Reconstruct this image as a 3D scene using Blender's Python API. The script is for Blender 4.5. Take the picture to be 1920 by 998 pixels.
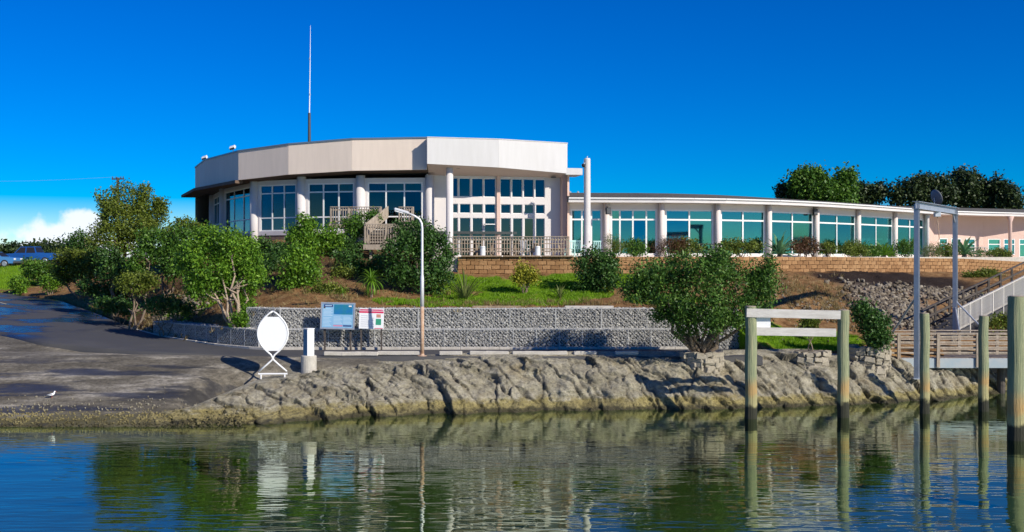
import bpy, math, random
import numpy as np
from mathutils import Vector, Matrix
R = math.radians
rng = np.random.default_rng(7)
random.seed(7)
for o in list(bpy.data.objects): bpy.data.objects.remove(o)
scene = bpy.context.scene
COL = scene.collection

# ------------------------------------------------------------------ camera, sky, sun
WL = -.2                                     # water level
FPX, HOR, CAMZ = 2000.0, 485.0, 5.75       # focal length (px at 1920), horizon row, eye height over the water
cam_d = bpy.data.cameras.new('camera'); cam = bpy.data.objects.new('camera', cam_d); COL.objects.link(cam)
cam.location = (0, 0, CAMZ); cam.rotation_euler = (R(90), 0, 0)
cam_d.sensor_width = 36; cam_d.lens = 36 * FPX / 1920; cam_d.shift_y = -(499 - HOR) / 1920
cam_d.clip_start = .1; cam_d.clip_end = 20000
scene.camera = cam
SUN_EL, SUN_AZ = R(30), R(47)              # azimuth: to the right of straight behind the camera
to_sun = Vector((math.sin(SUN_AZ) * math.cos(SUN_EL), -math.cos(SUN_AZ) * math.cos(SUN_EL), math.sin(SUN_EL)))
w = bpy.data.worlds.new('World'); scene.world = w; w.use_nodes = True
nt = w.node_tree; nt.nodes.clear()
out = nt.nodes.new('ShaderNodeOutputWorld'); bg = nt.nodes.new('ShaderNodeBackground')
sky = nt.nodes.new('ShaderNodeTexSky'); sky.sky_type = 'NISHITA'; sky.sun_disc = False
sky.sun_elevation = SUN_EL; sky.sun_rotation = math.atan2(to_sun.x, to_sun.y)
sky.altitude = 1200; sky.air_density = 1.0; sky.dust_density = 0.0; sky.ozone_density = 6.0
hs = nt.nodes.new('ShaderNodeHueSaturation'); hs.inputs['Saturation'].default_value = 2.1
hs.inputs['Value'].default_value = .9; hs.inputs['Hue'].default_value = .521
nt.links.new(sky.outputs[0], hs.inputs['Color'])
# a small cumulus low over the hill on the left, as a shape in the sky
geo = nt.nodes.new('ShaderNodeNewGeometry')
neg = nt.nodes.new('ShaderNodeVectorMath'); neg.operation = 'SCALE'; neg.inputs['Scale'].default_value = -1
nt.links.new(geo.outputs['Incoming'], neg.inputs[0])
def vm(op, a, b):
    n = nt.nodes.new('ShaderNodeVectorMath'); n.operation = op
    nt.links.new(a, n.inputs[0]); n.inputs[1].default_value = b; return n
def mth(op, a, b=None, c=None):
    n = nt.nodes.new('ShaderNodeMath'); n.operation = op
    for i, v in enumerate((a, b, c)):
        if v is None: continue
        if isinstance(v, (int, float)): n.inputs[i].default_value = v
        else: nt.links.new(v, n.inputs[i])
    return n.outputs[0]
blob = None
for (px, py, rx, ry) in ((165, 425, 48, 26), (105, 452, 62, 34), (150, 470, 130, 34), (60, 474, 60, 22)):
    d = Vector(((px - 960) / FPX, 1, (HOR - py) / FPX)).normalized()
    s1 = vm('SUBTRACT', neg.outputs[0], d); s2 = vm('MULTIPLY', s1.outputs[0], (FPX / rx, FPX / rx, FPX / ry))
    ln = nt.nodes.new('ShaderNodeVectorMath'); ln.operation = 'LENGTH'; nt.links.new(s2.outputs[0], ln.inputs[0])
    v = mth('SUBTRACT', 1.0, ln.outputs['Value'])
    blob = v if blob is None else mth('MAXIMUM', blob, v)
nz = nt.nodes.new('ShaderNodeTexNoise'); nz.inputs['Scale'].default_value = 55; nz.inputs['Detail'].default_value = 7
nt.links.new(neg.outputs[0], nz.inputs['Vector'])
dens = mth('ADD', blob, mth('MULTIPLY', mth('SUBTRACT', nz.outputs[0], .5), 1.9))
mr = nt.nodes.new('ShaderNodeMapRange'); mr.interpolation_type = 'SMOOTHSTEP'
nt.links.new(dens, mr.inputs[0]); mr.inputs[1].default_value = -.25; mr.inputs[2].default_value = .3; mr.inputs[4].default_value = .9
mx = nt.nodes.new('ShaderNodeMixRGB'); mx.inputs[2].default_value = (8.2, 8.5, 9.2, 1)
nt.links.new(mr.outputs[0], mx.inputs[0]); nt.links.new(hs.outputs[0], mx.inputs[1])
nt.links.new(mx.outputs[0], bg.inputs[0]); bg.inputs[1].default_value = 0.10
nt.links.new(bg.outputs[0], out.inputs[0])
sl = bpy.data.lights.new('sun', 'SUN'); sl.energy = 4.2; sl.angle = R(.5); sl.color = (1, .93, .82)
sun = bpy.data.objects.new('sun', sl); COL.objects.link(sun)
sun.rotation_euler = to_sun.to_track_quat('Z', 'Y').to_euler()
scene.view_settings.view_transform = 'Standard'; scene.view_settings.look = 'None'
scene.view_settings.exposure = .3; scene.view_settings.gamma = 1
scene.render.engine = 'CYCLES'

def P(px, py, d):                           # photo pixel at a known distance -> world point
    return Vector(((px - 960) * d / FPX, d, CAMZ - (py - HOR) * d / FPX))
def PX(px, d): return (px - 960) * d / FPX
def PZ(py, d): return CAMZ - (py - HOR) * d / FPX

# ------------------------------------------------------------------ numpy noise
_perm = rng.permutation(256); _perm = np.concatenate([_perm, _perm, _perm])
_grad = rng.normal(size=(256, 3)); _grad /= np.linalg.norm(_grad, axis=1)[:, None]
def perlin(p):
    p = np.asarray(p, float); i = np.floor(p).astype(int); f = p - i; i &= 255
    u = f * f * f * (f * (f * 6 - 15) + 10); r = 0
    for dx in (0, 1):
        for dy in (0, 1):
            for dz in (0, 1):
                h = _perm[_perm[_perm[(i[:, 0] + dx) & 255] + ((i[:, 1] + dy) & 255)] + ((i[:, 2] + dz) & 255)]
                g = _grad[h]; d = f - np.array([dx, dy, dz])
                wt = (u[:, 0] if dx else 1 - u[:, 0]) * (u[:, 1] if dy else 1 - u[:, 1]) * (u[:, 2] if dz else 1 - u[:, 2])
                r = r + wt * (g * d).sum(1)
    return r * 1.5
def fbm(p, oct=4, ridged=False):
    a, s, r = 1.0, 1.0, 0
    for k in range(oct):
        n = perlin(np.asarray(p) * s + k * 17.3)
        r = r + a * ((1 - 2 * np.abs(n)) if ridged else n); a *= .5; s *= 2.03
    return r
def xyz(x, y, z=0): return np.stack([np.broadcast_to(np.asarray(v, float), np.shape(x)).ravel() for v in (x, y, z)], 1)

# ------------------------------------------------------------------ materials
def mat(name, col, rough=.7, metal=0, noise=None, bump=0, bscale=20, col2=None, scale=3, spec=None, coord='Object', stretch=None):
    m = bpy.data.materials.new(name); m.use_nodes = True; t = m.node_tree; b = t.nodes['Principled BSDF']
    b.inputs['Roughness'].default_value = rough; b.inputs['Metallic'].default_value = metal
    if spec is not None: b.inputs['Specular IOR Level'].default_value = spec
    c4 = tuple(col) + (1,)
    b.inputs['Base Color'].default_value = c4
    if col2 or bump:
        tc = t.nodes.new('ShaderNodeTexCoord'); src = tc.outputs[coord]
        if stretch:
            mp = t.nodes.new('ShaderNodeMapping'); mp.inputs['Scale'].default_value = stretch
            t.links.new(src, mp.inputs[0]); src = mp.outputs[0]
    if col2:
        n = t.nodes.new('ShaderNodeTexNoise'); n.inputs['Scale'].default_value = scale; n.inputs['Detail'].default_value = 8
        n.inputs['Roughness'].default_value = .65
        t.links.new(src, n.inputs['Vector'])
        r = t.nodes.new('ShaderNodeValToRGB'); r.color_ramp.elements[0].position = .33; r.color_ramp.elements[1].position = .68
        r.color_ramp.elements[0].color = c4; r.color_ramp.elements[1].color = tuple(col2) + (1,)
        t.links.new(n.outputs[0], r.inputs[0]); t.links.new(r.outputs[0], b.inputs['Base Color'])
    if bump:
        n2 = t.nodes.new('ShaderNodeTexNoise'); n2.inputs['Scale'].default_value = bscale; n2.inputs['Detail'].default_value = 8
        t.links.new(src, n2.inputs['Vector'])
        bp = t.nodes.new('ShaderNodeBump'); bp.inputs['Strength'].default_value = bump; bp.inputs['Distance'].default_value = .05
        t.links.new(n2.outputs[0], bp.inputs['Height']); t.links.new(bp.outputs[0], b.inputs['Normal'])
    return m
class NT:                                    # small helper to write node trees
    def __init__(s, name):
        s.m = bpy.data.materials.new(name); s.m.use_nodes = True; s.t = s.m.node_tree; s.b = s.t.nodes['Principled BSDF']
        s.out = s.t.nodes['Material Output']
    def n(s, kind, **k):
        n = s.t.nodes.new('ShaderNode' + kind)
        for a, v in k.items(): setattr(n, a, v)
        return n
    def l(s, a, b): s.t.links.new(a, b)
    def math(s, op, a, b=0, clamp=False):
        n = s.n('Math', operation=op, use_clamp=clamp)
        for i, v in enumerate((a, b)):
            if isinstance(v, (int, float)): n.inputs[i].default_value = v
            else: s.l(v, n.inputs[i])
        return n.outputs[0]
    def noise(s, vec, scale, detail=6, rough=.6):
        n = s.n('TexNoise'); n.inputs['Scale'].default_value = scale; n.inputs['Detail'].default_value = detail
        n.inputs['Roughness'].default_value = rough
        if vec is not None: s.l(vec, n.inputs['Vector'])
        return n.outputs[0]
    def ramp(s, fac, stops):
        r = s.n('ValToRGB'); e = r.color_ramp.elements
        while len(e) < len(stops): e.new(.5)
        for k, (p, c) in enumerate(stops): e[k].position = p; e[k].color = tuple(c) + (1,)
        s.l(fac, r.inputs[0]); return r.outputs[0]
    def mix(s, f, a, b, mode='MIX'):
        n = s.n('MixRGB', blend_type=mode)
        for i, v in enumerate((f, a, b)):
            if isinstance(v, (int, float)): n.inputs[i].default_value = v
            elif isinstance(v, tuple): n.inputs[i].default_value = v + (1,)
            else: s.l(v, n.inputs[i])
        return n.outputs[0]
    def rng(s, v, a, b, c=0, d=1):
        n = s.n('MapRange', interpolation_type='SMOOTHSTEP'); s.l(v, n.inputs[0])
        for i, q in enumerate((a, b, c, d)): n.inputs[i + 1].default_value = q
        return n.outputs[0]
    def pos(s):
        g = s.n('NewGeometry'); x = s.n('SeparateXYZ'); s.l(g.outputs['Position'], x.inputs[0]); return g.outputs['Position'], x.outputs
    def mapping(s, v, scale, rot=(0, 0, 0)):
        m = s.n('Mapping'); m.inputs['Scale'].default_value = scale; m.inputs['Rotation'].default_value = rot; s.l(v, m.inputs[0]); return m.outputs[0]
    def bump(s, h, strength, dist=.05):
        b = s.n('Bump'); b.inputs['Strength'].default_value = strength; b.inputs['Distance'].default_value = dist
        s.l(h, b.inputs['Height']); s.l(b.outputs[0], s.b.inputs['Normal'])
    def col(s, c, rough=None):
        s.l(c, s.b.inputs['Base Color'])
        if rough is not None:
            if isinstance(rough, (int, float)): s.b.inputs['Roughness'].default_value = rough
            else: s.l(rough, s.b.inputs['Roughness'])
M = {}
def leafmat(name, dark, mid, light, trans=.25, rough=.5):
    q = NT(name); g = q.n('NewGeometry')
    c = q.ramp(g.outputs['Random Per Island'], [(0, dark), (.5, mid), (1, light)])
    p, x = q.pos(); n = q.noise(p, 1.3, 3)
    c = q.mix(q.rng(n, .35, .65, 0, .45), c, dark)
    q.col(c, rough); q.b.inputs['Specular IOR Level'].default_value = .35
    tr = q.n('BsdfTranslucent'); q.l(c, tr.inputs[0]); ms = q.n('MixShader'); ms.inputs[0].default_value = trans
    q.l(q.b.outputs[0], ms.inputs[1]); q.l(tr.outputs[0], ms.inputs[2]); q.l(ms.outputs[0], q.out.inputs[0])
    M[name] = q.m
leafmat('leaf_bright', (.05, .13, .010), (.135, .29, .018), (.28, .47, .04), trans=.3)
leafmat('leaf_green', (.035, .095, .012), (.085, .20, .02), (.18, .32, .04), trans=.3)
leafmat('leaf_dark', (.022, .065, .012), (.052, .135, .020), (.125, .24, .05))
leafmat('leaf_olive', (.06, .095, .012), (.15, .205, .022), (.27, .32, .045), trans=.3)
leafmat('leaf_pohutu', (.03, .085, .012), (.08, .18, .022), (.19, .32, .06))
leafmat('leaf_pine', (.016, .034, .010), (.038, .068, .018), (.08, .115, .03), trans=.15)
leafmat('leaf_yellow', (.20, .22, .02), (.36, .36, .03), (.50, .46, .06))
leafmat('leaf_flax', (.08, .12, .025), (.16, .20, .05), (.26, .29, .09))
leafmat('leaf_red', (.08, .035, .02), (.14, .06, .03), (.16, .13, .04))
leafmat('leaf_dry', (.16, .11, .04), (.28, .21, .08), (.42, .34, .15))
leafmat('leaf_agave', (.06, .16, .06), (.12, .26, .11), (.20, .36, .17))
leafmat('grass', (.12, .24, .006), (.20, .38, .010), (.30, .50, .02), trans=.35)
M['bark'] = mat('bark', (.13, .09, .06), .9, col2=(.30, .23, .16), scale=9, bump=.6, stretch=(3, 3, .6))
M['bark_pale'] = mat('bark_pale', (.26, .19, .13), .9, col2=(.46, .36, .26), scale=7, bump=.5, stretch=(3, 3, .6))
M['white_wall'] = mat('white_wall', (.68, .64, .615), .75, col2=(.62, .575, .55), scale=.7, bump=.12, bscale=60)
M['pink_white'] = mat('pink_white', (.75, .66, .61), .75, col2=(.69, .60, .55), scale=.8)
M['pink_wall'] = mat('pink_wall', (.66, .48, .40), .8, col2=(.60, .42, .35), scale=.8, bump=.12, bscale=60)
M['cream_panel'] = mat('cream_panel', (.80, .67, .55), .7, col2=(.72, .60, .49), scale=.9, stretch=(2.5, 2.5, .35), bump=.08, bscale=50)
M['white_panel'] = mat('white_panel', (.62, .605, .59), .7, col2=(.565, .55, .53), scale=.9, stretch=(2.5, 2.5, .35), bump=.08, bscale=50)
M['coping'] = mat('coping', (.16, .22, .28), .45, metal=.3)
M['soffit_dark'] = mat('soffit_dark', (.10, .065, .045), .85, col2=(.15, .10, .07), scale=3)
M['soffit_pink'] = mat('soffit_pink', (.70, .55, .47), .8)
M['frame_white'] = mat('frame_white', (.80, .79, .76), .5)
M['shingle'] = mat('shingle', (.055, .055, .06), .9, col2=(.10, .095, .095), scale=12, bump=.5, bscale=14)
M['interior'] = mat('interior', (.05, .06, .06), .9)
M['curtain'] = mat('curtain', (.06, .36, .26), .9, col2=(.10, .48, .36), scale=2)
M['timber_grey'] = mat('timber_grey', (.27, .215, .16), .85, col2=(.43, .36, .28), scale=5, bump=.4, stretch=(1, 1, .3))
M['timber_brown'] = mat('timber_brown', (.24, .17, .11), .85, col2=(.40, .30, .20), scale=5, bump=.4)
M['timber_white'] = mat('timber_white', (.46, .43, .385), .8, col2=(.60, .575, .53), scale=4, bump=.3, stretch=(.4, 2, 2))
M['timber_dark'] = mat('timber_dark', (.05, .045, .04), .9, col2=(.11, .09, .075), scale=4, bump=.4)
M['steel'] = mat('steel', (.46, .49, .53), .5, metal=.55, col2=(.36, .39, .43), scale=4)
M['steel_white'] = mat('steel_white', (.75, .75, .75), .4, metal=.2)
M['bridge_beam'] = mat('bridge_beam', (.30, .38, .42), .7, col2=(.40, .42, .42), scale=2)
M['white_paint'] = mat('white_paint', (.80, .80, .79), .45)
M['black'] = mat('black', (.015, .015, .017), .5)
M['dark_grey'] = mat('dark_grey', (.06, .065, .07), .6)
M['concrete'] = mat('concrete', (.42, .39, .33), .9, col2=(.56, .52, .45), scale=5, bump=.3)
M['brick_base'] = mat('brick_base', (.14, .09, .07), .9, col2=(.22, .15, .11), scale=6, bump=.5)
M['wire'] = mat('wire', (.52, .52, .50), .6)
M['rust_paint'] = mat('rust_paint', (.45, .25, .13), .8, col2=(.55, .42, .32), scale=6)
M['sign_blue'] = mat('sign_blue', (.22, .42, .60), .4)
M['sign_navy'] = mat('sign_navy', (.03, .05, .17), .4)
M['sign_map'] = mat('sign_map', (.01, .14, .40), .4, col2=(.02, .20, .20), scale=2.2)
M['sign_text'] = mat('sign_text', (.42, .58, .70), .5)
M['sign_red'] = mat('sign_red', (.62, .03, .10), .4)
M['sign_pink'] = mat('sign_pink', (.55, .22, .32), .4)
M['sign_green'] = mat('sign_green', (.04, .30, .17), .4)
M['sign_skin'] = mat('sign_skin', (.55, .25, .18), .5)
M['grey_text'] = mat('grey_text', (.45, .46, .52), .5)
M['blue_box'] = mat('blue_box', (.06, .20, .36), .4)
M['car_blue'] = mat('car_blue', (.02, .12, .42), .25, metal=.3)
M['car_pale'] = mat('car_pale', (.10, .30, .62), .25, metal=.3)
M['tyre'] = mat('tyre', (.02, .02, .02), .8)
M['teal_plastic'] = mat('teal_plastic', (.45, .72, .66), .5)
M['gull_white'] = mat('gull_white', (.85, .85, .85), .7)
M['gull_grey'] = mat('gull_grey', (.35, .37, .40), .7)
M['beak'] = mat('beak', (.55, .05, .03), .5)
M['gabion_core'] = mat('gabion_core', (.05, .05, .045), 1)
M['dish'] = mat('dish', (.16, .18, .20), .6)
def stone_mat(name, a, b, c):
    q = NT(name); g = q.n('NewGeometry'); p, x = q.pos()
    co = q.ramp(g.outputs['Random Per Island'], [(0, a), (.55, b), (1, c)])
    n = q.noise(p, 14, 5); co = q.mix(.45, co, q.ramp(n, [(.3, (.25, .25, .25)), (.7, (1, 1, 1))]), 'MULTIPLY')
    q.col(co, .9); q.bump(n, .4); M[name] = q.m
stone_mat('gabion_stone', (.27, .26, .24), (.42, .41, .38), (.60, .58, .53))
stone_mat('rubble_stone', (.10, .075, .05), (.22, .18, .125), (.38, .33, .25))
stone_mat('planter_stone', (.24, .20, .145), (.38, .335, .255), (.54, .485, .385))
def block_mat():
    q = NT('wall_block'); oi = q.n('ObjectInfo'); p, x = q.pos()
    c = q.ramp(oi.outputs['Random'], [(0, (.27, .14, .055)), (.5, (.36, .195, .08)), (1, (.44, .255, .115))])
    n = q.noise(p, 9, 6); c = q.mix(.5, c, q.ramp(n, [(.3, (.5, .5, .5)), (.65, (1, 1, 1))]), 'MULTIPLY')
    q.col(c, .95); q.bump(n, .6); M['wall_block'] = q.m
block_mat()
def glass_mat(name, tint, refl, tintr=(.55, .85, .9)):
    q = NT(name); t = q.n('BsdfTransparent'); t.inputs[0].default_value = tint + (1,)
    gl = q.n('BsdfGlossy'); gl.inputs['Roughness'].default_value = .03; gl.inputs[0].default_value = tintr + (1,)
    lw = q.n('LayerWeight'); lw.inputs[0].default_value = .35
    f = q.math('ADD', q.math('MULTIPLY', lw.outputs['Fresnel'], .6), refl, True)
    p, x = q.pos(); n = q.noise(p, .9, 2); b = q.n('Bump'); b.inputs['Strength'].default_value = .06; q.l(n, b.inputs['Height'])
    q.l(b.outputs[0], gl.inputs['Normal'])
    ms = q.n('MixShader'); q.l(f, ms.inputs[0]); q.l(t.outputs[0], ms.inputs[1]); q.l(gl.outputs[0], ms.inputs[2])
    q.l(ms.outputs[0], q.out.inputs[0]); M[name] = q.m
glass_mat('glass_dark', (.18, .36, .48), .05)
glass_mat('glass_teal', (.35, .6, .58), .22, (.25, .80, .85))
def pile_mat():
    q = NT('pile_wood'); p, x = q.pos(); z = q.math('SUBTRACT', x[2], WL)
    st = q.mapping(p, (9, 9, .45)); n = q.noise(st, 2.2, 9, .75); n2 = q.noise(p, 1.6, 4)
    top = q.ramp(n, [(.30, (.11, .14, .08)), (.42, (.24, .28, .16)), (.55, (.34, .36, .20)), (.7, (.48, .43, .24))])
    zz = q.math('ADD', z, q.math('MULTIPLY', q.math('SUBTRACT', n2, .5), .9))
    c = q.mix(q.rng(zz, 1.75, 1.05), top, (.50, .33, .13))
    c = q.mix(q.rng(zz, 1.0, .75), c, (.42, .38, .18))
    c = q.mix(q.rng(zz, .62, .42), c, (.035, .035, .02))
    q.col(c, .85); q.bump(n, 1, .09); M['pile_wood'] = q.m
pile_mat()
def rock_mat():
    q = NT('rock'); p, x = q.pos(); z = q.math('SUBTRACT', x[2], WL)
    st = q.mapping(p, (1.0, .8, 2.2), (0, R(35), 0)); n = q.noise(st, 1.6, 10, .7); n2 = q.noise(p, .55, 4); n3 = q.noise(p, 11, 8, .7)
    c = q.ramp(n, [(.25, (.15, .13, .085)), (.40, (.29, .26, .18)), (.56, (.44, .40, .29)), (.8, (.66, .61, .48))])
    c = q.mix(q.rng(n2, .52, .72, 0, .5), c, (.33, .25, .12))
    zz = q.math('ADD', z, q.math('MULTIPLY', q.math('SUBTRACT', n, .5), .7))
    c = q.mix(q.rng(zz, .55, .3, 0, .8), c, q.ramp(n3, [(.3, (.17, .135, .03)), (.7, (.44, .36, .11))]))
    c = q.mix(q.rng(zz, .24, .04, 0, .9), c, (.05, .045, .02))
    c = q.mix(.6, c, q.ramp(n3, [(.32, (.30, .29, .27)), (.5, (1, 1, 1))]), 'MULTIPLY')
    cr = q.n('VertexColor'); cr.layer_name = 'crack'; c = q.mix(q.math('MULTIPLY', cr.outputs[0], .38), c, (.06, .05, .035))
    q.col(c, q.rng(zz, .35, .1, .95, .5)); q.bump(q.math('ADD', q.math('MULTIPLY', n, 1.5), q.math('MULTIPLY', n3, .8)), 1, .14); M['rock'] = q.m
rock_mat()
def road_mat():
    q = NT('asphalt'); p, x = q.pos(); n = q.noise(p, 60, 4); n2 = q.noise(p, .35, 5)
    c = q.ramp(n, [(.3, (.045, .045, .048)), (.7, (.085, .083, .082))])
    c = q.mix(q.rng(n2, .45, .65, 0, .5), c, (.10, .095, .085))
    wet = q.math('MULTIPLY', q.rng(x[0], -20.5, -24.0), q.rng(n2, .44, .56), True)
    c = q.mix(wet, c, (.018, .019, .022))
    q.col(c, q.math('SUBTRACT', .85, q.math('MULTIPLY', wet, .72))); q.bump(n, .3, .02); M['asphalt'] = q.m
road_mat()
def ramp_mat():
    q = NT('ramp_concrete'); p, x = q.pos(); n = q.noise(p, 45, 5); n2 = q.noise(q.mapping(p, (.35, 1, 1), (0, 0, R(-32))), .8, 9, .75); n3 = q.noise(q.mapping(p, (.15, .9, 1), (0, 0, R(20))), 1.1, 6)
    c = q.ramp(n2, [(.32, (.07, .060, .042)), (.45, (.135, .118, .085)), (.54, (.23, .205, .155)), (.66, (.52, .475, .39))])
    c = q.mix(.6, c, q.ramp(n, [(.3, (.5, .5, .5)), (.6, (1, 1, 1))]), 'MULTIPLY')
    n4 = q.noise(q.mapping(p, (1, .8, 1), (0, 0, R(-35))), 7, 8, .75); c = q.mix(.85, c, q.ramp(n4, [(.34, (.42, .40, .36)), (.5, (1, 1, 1)), (.72, (1.5, 1.45, 1.35))]), 'MULTIPLY')
    zz = q.math('ADD', x[2], q.math('MULTIPLY', q.math('SUBTRACT', n2, .5), .5))
    c = q.mix(q.rng(zz, .22, -.05, 0, .8), c, (.095, .085, .03))
    c = q.mix(q.rng(x[2], -.3, -.9), c, (.045, .056, .02))
    wet = q.math('MULTIPLY', q.rng(n3, .50, .60), q.rng(x[1], 45.5, 43), True)
    c = q.mix(q.math('MULTIPLY', wet, .75), c, (.03, .03, .03))
    q.col(c, q.math('SUBTRACT', .9, q.math('MULTIPLY', wet, .6))); q.bump(q.math('ADD', n, n2), .7, .05); M['ramp_concrete'] = q.m
ramp_mat()
def water_mat():
    q = NT('water'); p, x = q.pos()
    a = q.noise(q.mapping(p, (.34, 1.7, 1), (0, 0, R(4))), .9, 2, .5)
    b = q.noise(q.mapping(p, (.7, 3.0, 1), (0, 0, R(-7))), 1.7, 1, .5)
    c = q.noise(q.mapping(p, (.25, .7, 1)), .35, 2, .5)
    calm = q.rng(c, .35, .65, .55, 1)
    sw = q.noise(q.mapping(p, (.55, .8, 1), (0, 0, R(25))), .8, 1, .5)
    h = q.math('MULTIPLY', q.math('ADD', q.math('ADD', a, q.math('MULTIPLY', sw, q.rng(x[1], 34, 24, .3, 2.2))), q.math('MULTIPLY', b, .75)), calm)
    near = q.rng(x[1], 42, 22, .6, 1.5)     # sheltered, flatter water under the bank
    h = q.math('MULTIPLY', h, near)
    bp = q.n('Bump'); bp.inputs['Strength'].default_value = 1; bp.inputs['Distance'].default_value = .0105; q.l(h, bp.inputs['Height'])
    gl = q.n('BsdfGlossy'); gl.inputs['Roughness'].default_value = .015; gl.inputs[0].default_value = (.90, 1, .84, 1); q.l(bp.outputs[0], gl.inputs['Normal'])
    tr = q.n('BsdfTransparent'); tr.inputs[0].default_value = (.62, .80, .46, 1)
    lw = q.n('LayerWeight'); lw.inputs[0].default_value = .5; q.l(bp.outputs[0], lw.inputs['Normal'])
    fz_ = q.math('ADD', q.math('MULTIPLY', q.math('POWER', lw.outputs['Facing'], 3.6), .95), .05, True)
    ms = q.n('MixShader'); q.l(fz_, ms.inputs[0]); q.l(tr.outputs[0], ms.inputs[1]); q.l(gl.outputs[0], ms.inputs[2])
    q.l(ms.outputs[0], q.out.inputs[0]); M['water'] = q.m
water_mat()
def ground_mat():
    q = NT('garden_soil'); p, x = q.pos(); at = q.n('VertexColor'); at.layer_name = 'cover'
    s = q.n('SeparateColor'); q.l(at.outputs[0], s.inputs[0])
    n = q.noise(p, 2.2, 8, .7); n2 = q.noise(p, 16, 6, .7)
    dirt = q.ramp(n, [(.3, (.13, .065, .028)), (.5, (.30, .165, .07)), (.7, (.44, .30, .14))])
    grass = q.ramp(n2, [(.3, (.11, .22, .008)), (.7, (.22, .38, .015))])
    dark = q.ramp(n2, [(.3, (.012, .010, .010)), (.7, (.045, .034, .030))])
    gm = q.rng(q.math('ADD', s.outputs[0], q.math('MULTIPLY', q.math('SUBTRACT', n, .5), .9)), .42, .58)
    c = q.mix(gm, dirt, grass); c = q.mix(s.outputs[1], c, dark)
    c = q.mix(s.outputs[2], c, q.ramp(n2, [(.3, (.20, .16, .12)), (.7, (.42, .36, .29))]))
    c = q.mix(.55, c, q.ramp(n2, [(.25, (.45, .45, .45)), (.6, (1, 1, 1))]), 'MULTIPLY')
    q.b.inputs['Specular IOR Level'].default_value = .1; q.col(c, 1); q.bump(q.math('ADD', n2, n), .9, .08); M['garden_soil'] = q.m
ground_mat()
M['seabed'] = mat('seabed', (.035, .045, .016), .9, col2=(.055, .068, .026), scale=.4)
M['dash'] = mat('dash', (.65, .60, .42), .8, col2=(.40, .38, .30), scale=6)
# ------------------------------------------------------------------ object helpers
def tag(o, label=None, cat=None, group=None, kind=None):
    if label: o['label'] = label
    if cat: o['category'] = cat
    if group: o['group'] = group
    if kind: o['kind'] = kind
    return o
def thing(name, label, cat, loc=(0, 0, 0), rz=0, group=None):
    o = bpy.data.objects.new(name, None); COL.objects.link(o); o.location = loc; o.rotation_euler = (0, 0, rz)
    o.empty_display_size = .2
    return tag(o, label, cat, group)
def link(name, me, parent=None, mx=None):
    o = bpy.data.objects.new(name, me); COL.objects.link(o)
    if parent is not None: o.parent = parent
    if mx is not None: o.matrix_local = mx
    return o
def copy_tree(o, parent=None):
    c = o.copy(); COL.objects.link(c); c.parent = parent
    for ch in list(o.children): copy_tree(ch, c)
    return c
def frame(p0, p1, z=0, up=(0, 0, 1)):        # local x along p0->p1, local -y outward (towards the viewer), z up
    a = Vector((p1[0] - p0[0], p1[1] - p0[1], 0)).normalized(); n = Vector((0, 0, 1)).cross(a)
    return Matrix(((a.x, n.x, 0, p0[0]), (a.y, n.y, 0, p0[1]), (0, 0, 1, z), (0, 0, 0, 1)))
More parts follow.
